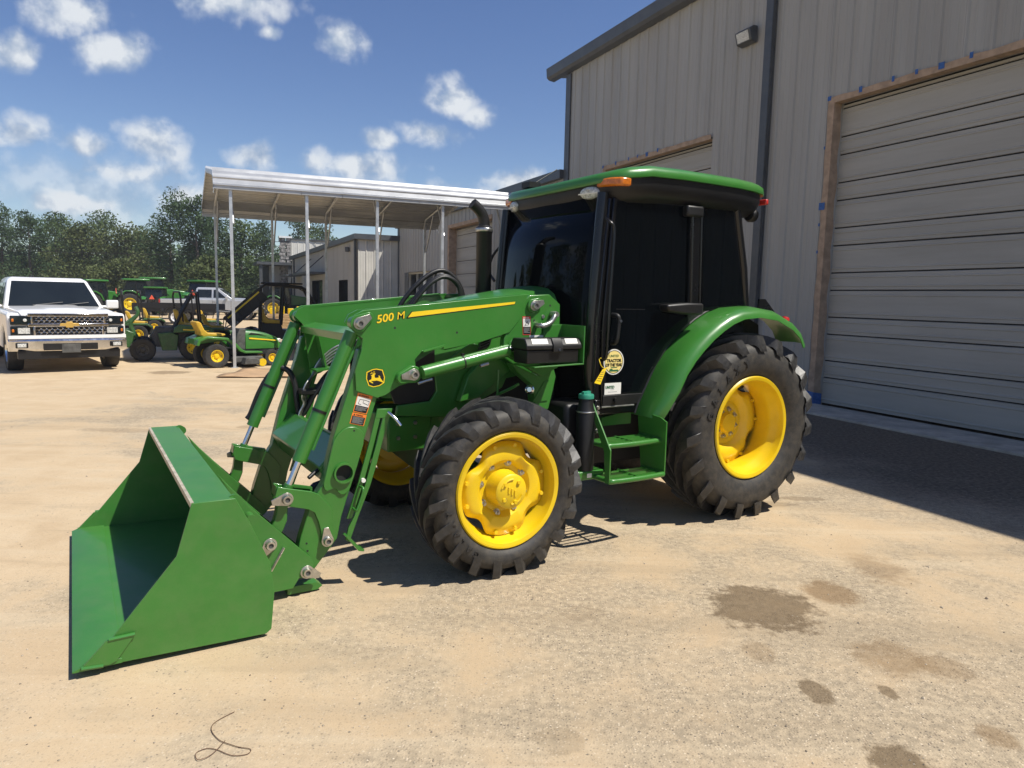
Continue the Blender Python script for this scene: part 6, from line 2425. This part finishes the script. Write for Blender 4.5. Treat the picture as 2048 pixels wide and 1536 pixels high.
# ================================================================ TREES
def tree(label, x, y, h, w, kind, seed, base=.12, leaf=.34, group='trees beyond the yard', dens=1.0):
    rn = random.Random(seed)
    t = thing('tree' if kind != 0 else 'pine_tree', label, 'tree', (x, y, 0), rn.uniform(0, 6.28), group)
    tk = MB()
    th = h * .88
    pts = [(0, 0, 0)]
    for k in range(1, 6):
        pts.append((rn.uniform(-.12, .12) * k * .4, rn.uniform(-.12, .12) * k * .4, th * k / 5))
    tk.tube(pts, .02 * h + .05, 8, True, .03)
    cl = []
    nl = int(34 * dens)
    for i in range(nl):
        f = base + (1 - base) * ((i + rn.random()) / nl)
        a = rn.uniform(0, 2 * math.pi)
        if kind == 0:      # conical, branch tips turned upwards
            rad = w / 2 * (1.08 - f) ** .7 * rn.uniform(.35, 1.0)
        else:
            g = (f - base) / (1 - base)
            rad = w / 2 * (math.sin(math.pi * min(1, .18 + .82 * g)) ** .55) * rn.uniform(.2, 1.0)
        c = Vector((rad * math.cos(a), rad * math.sin(a), h * f * rn.uniform(.96, 1.02)))
        cl.append((c, w * rn.uniform(.11, .19) * (1.1 if kind else .85)))
        if i % 2 == 0:
            z0 = max(.1 * h, c.z - rad * .7)
            tk.tube([(0, 0, z0), (c.x * .5, c.y * .5, (z0 + c.z) / 2 - .1), tuple(c)], .035 + .006 * h * (1 - f), 5, True, .012)
    tk.build('trunk', BARK, t, smooth=60)
    vs, fs = [], []
    per = int(190 * dens)
    for c, r in cl:
        for k in range(per):
            d = Vector((rn.gauss(0, 1), rn.gauss(0, 1), rn.gauss(0, 1)))
            d.normalize()
            rr = r * rn.random() ** .4
            p = c + Vector((d.x * rr * 1.15, d.y * rr * 1.15, d.z * rr * (.75 if kind else 1.25)))
            s = leaf * rn.uniform(.5, 1.1)
            u = Vector((rn.gauss(0, 1), rn.gauss(0, 1), rn.gauss(0, .8) + (.5 if kind == 0 else 0))).normalized()
            v = u.cross(Vector((rn.gauss(0, 1), rn.gauss(0, 1), rn.gauss(0, 1)))).normalized()
            o = len(vs)
            L = s * (.62 if kind == 0 else .5)
            Wd = s * (.22 if kind == 0 else .34)
            vs += [p - u * L, p + v * Wd + u * L * .1, p + u * L, p - v * Wd + u * L * .1]
            fs.append((o, o + 1, o + 2, o + 3))
    me = bpy.data.meshes.new('crown')
    me.from_pydata(vs, [], fs)
    me.materials.append(LEAF[kind])
    o = bpy.data.objects.new('crown', me)
    COL.objects.link(o)
    o.parent = t
    return t


def at_px(px, Y):
    return (px - 1024) / 1422.8 * Y * 1.0


TR = [(-70, 76, 10.4, 8, 0, 'dark pine at the far left edge behind the white pickup'), (12, 78, 10.1, 7, 0, 'dark pine rising above the white pickup cab roof'), (66, 74, 9.2, 6, 0, 'dark pine just left of the gap in the tree line'),
      (120, 80, 9.6, 6.5, 1, 'round-topped oak standing right of the gap in the tree line'), (172, 72, 8.0, 7, 2, 'yellowish low tree above the white pickup mirror'), (220, 84, 10.2, 8, 1, 'broad oak in the middle of the tree line'),
      (262, 74, 7.8, 7, 2, 'yellow-green tree left of the big dark pine'), (300, 80, 8.2, 6, 1, 'low oak tucked against the left side of the big dark pine'), (345, 68, 10.5, 7.5, 0, 'big dark pine, tallest left of the carport roof'),
      (398, 66, 9.9, 5.5, 0, 'narrow dark pine beside the left end of the carport roof'), (438, 70, 8.6, 7, 0, 'dark pine filling the space under the carport roof end'), (486, 72, 8.2, 6.5, 1, 'rounded tree between the first two carport posts'),
      (530, 80, 9.0, 6.5, 0, 'dark pine behind the stone pier'), (596, 96, 11.6, 8, 1, 'tall oak rising above the store behind the stone pier'), (640, 98, 10.6, 7, 1, 'oak rising above the pale store wall under the carport roof'),
      (150, 92, 9.5, 8, 0, 'dark pine set back in the tree line behind the oaks'), (245, 66, 4.2, 5, 2, 'short bushy yellow-green tree behind the far tractors'), (420, 60, 4.4, 5, 2, 'short bushy yellow-green tree behind the silver pickup')]
for i, (px, Y, h, w, k, lb) in enumerate(TR):
    tree(lb, at_px(px, Y), Y, h, w, k, 100 + i, base=.10 if h > 5 else .05, leaf=.31)
# more of the wood to the left, outside the frame (mirrored in the cab glass)
RT = [(-40, 26, 12, 11, 1), (-44, 17, 15, 12, 1), (-42, 8, 16, 11, 1), (-52, 33, 11, 9, 1), (-56, 44, 11, 9, 0), (-60, 3, 10, 9, 1), (-66, 58, 11, 9, 0)]
names = ['oak', 'leafy oak', 'pine', 'tall oak', 'tall pine', 'spreading oak', 'far pine']
for i, (x, y, h, w, k) in enumerate(RT):
    tree('%s left of the yard, seen only mirrored in the cab glass' % names[i], x, y, h, w, k, 300 + i, base=.1, leaf=.55, group='trees mirrored in the cab glass', dens=.75)

# dark wood behind the single trees: one mass
rn = random.Random(77)
vs, fs = [], []
for k in range(26000):
    x = rn.uniform(-110, -10)
    y = 104 + rn.gauss(0, 5) - x * .08
    top = 6.6 + 1.2 * math.sin(x * .21) + .9 * math.sin(x * .53 + 1)
    p = Vector((x, y, top * rn.random() ** .8))
    s = rn.uniform(.35, .85)
    u = Vector((rn.gauss(0, 1), rn.gauss(0, 1), rn.gauss(0, 1))).normalized()
    v = u.cross(Vector((rn.gauss(0, 1), rn.gauss(0, 1), rn.gauss(0, 1)))).normalized()
    o = len(vs)
    vs += [p - u * s * .6, p + v * s * .5, p + u * s * .6, p - v * s * .5]
    fs.append((o, o + 1, o + 2, o + 3))
me = bpy.data.meshes.new('distant_woods')
me.from_pydata(vs, [], fs)
me.materials.append(LEAF[0])
o = bpy.data.objects.new('distant_woods', me)
COL.objects.link(o)
o['kind'] = 'stuff'

# weeds along the foot of the trees
vs, fs = [], []
for k in range(9000):
    x = rn.uniform(-75, -12)
    y = rn.uniform(58, 72) + rn.gauss(0, 1)
    hgt = rn.uniform(.2, .75)
    a = rn.uniform(0, 6.28)
    dx, dy = math.cos(a) * .10, math.sin(a) * .10
    o_ = len(vs)
    vs += [(x - dx, y - dy, 0), (x + dx, y + dy, 0), (x + rn.gauss(0, .15), y + rn.gauss(0, .15), hgt)]
    fs.append((o_, o_ + 1, o_ + 2))
me = bpy.data.meshes.new('grass')
me.from_pydata(vs, [], fs)
me.materials.append(GRASSM)
o = bpy.data.objects.new('grass', me)
COL.objects.link(o)
o['kind'] = 'stuff'

# overhead wires in front of the trees
for z0, lb in ((7.3, 'upper thin overhead wire crossing in front of the tree line'), (6.2, 'lower thin overhead wire crossing in front of the tree line')):
    wr = MB()
    wr.tube([(-70 + 62 * k / 10, 58 + .6 * k, z0 - 1.2 + 1.2 * ((k - 5) / 5) ** 2 - .05 * k) for k in range(11)], .022, 5)
    o = wr.build('overhead_wire', BLACK)
    tag(o, lb, 'wire', 'overhead wires')

# flat lettering as ordinary meshes, so that every word is an object like any other
bpy.context.view_layer.update()
for o in [o for o in COL.objects if o.type == 'FONT']:
    me = bpy.data.meshes.new_from_object(o)
    n = bpy.data.objects.new('tmp', me)
    COL.objects.link(n)
    n.parent = o.parent
    n.matrix_local = o.matrix_local
    nm = o.name
    bpy.data.objects.remove(o)
    n.name = nm.split('.')[0]

# thin summer haze over the whole yard
hz = MB()
hz.box((-150, -40, -1.0), (120, 140, 16))
hm = bpy.data.materials.new('haze')
hm.use_nodes = True
t = hm.node_tree
t.nodes.remove(t.nodes['Principled BSDF'])
pv = N(t, 'ShaderNodeVolumePrincipled', i_Density=.0008)
pv.inputs['Color'].default_value = (.86, .90, .95, 1)
pv.inputs['Anisotropy'].default_value = .2
t.links.new(pv.outputs[0], t.nodes['Material Output'].inputs['Volume'])
hz.build('haze', hm, smooth=0, kind='stuff')
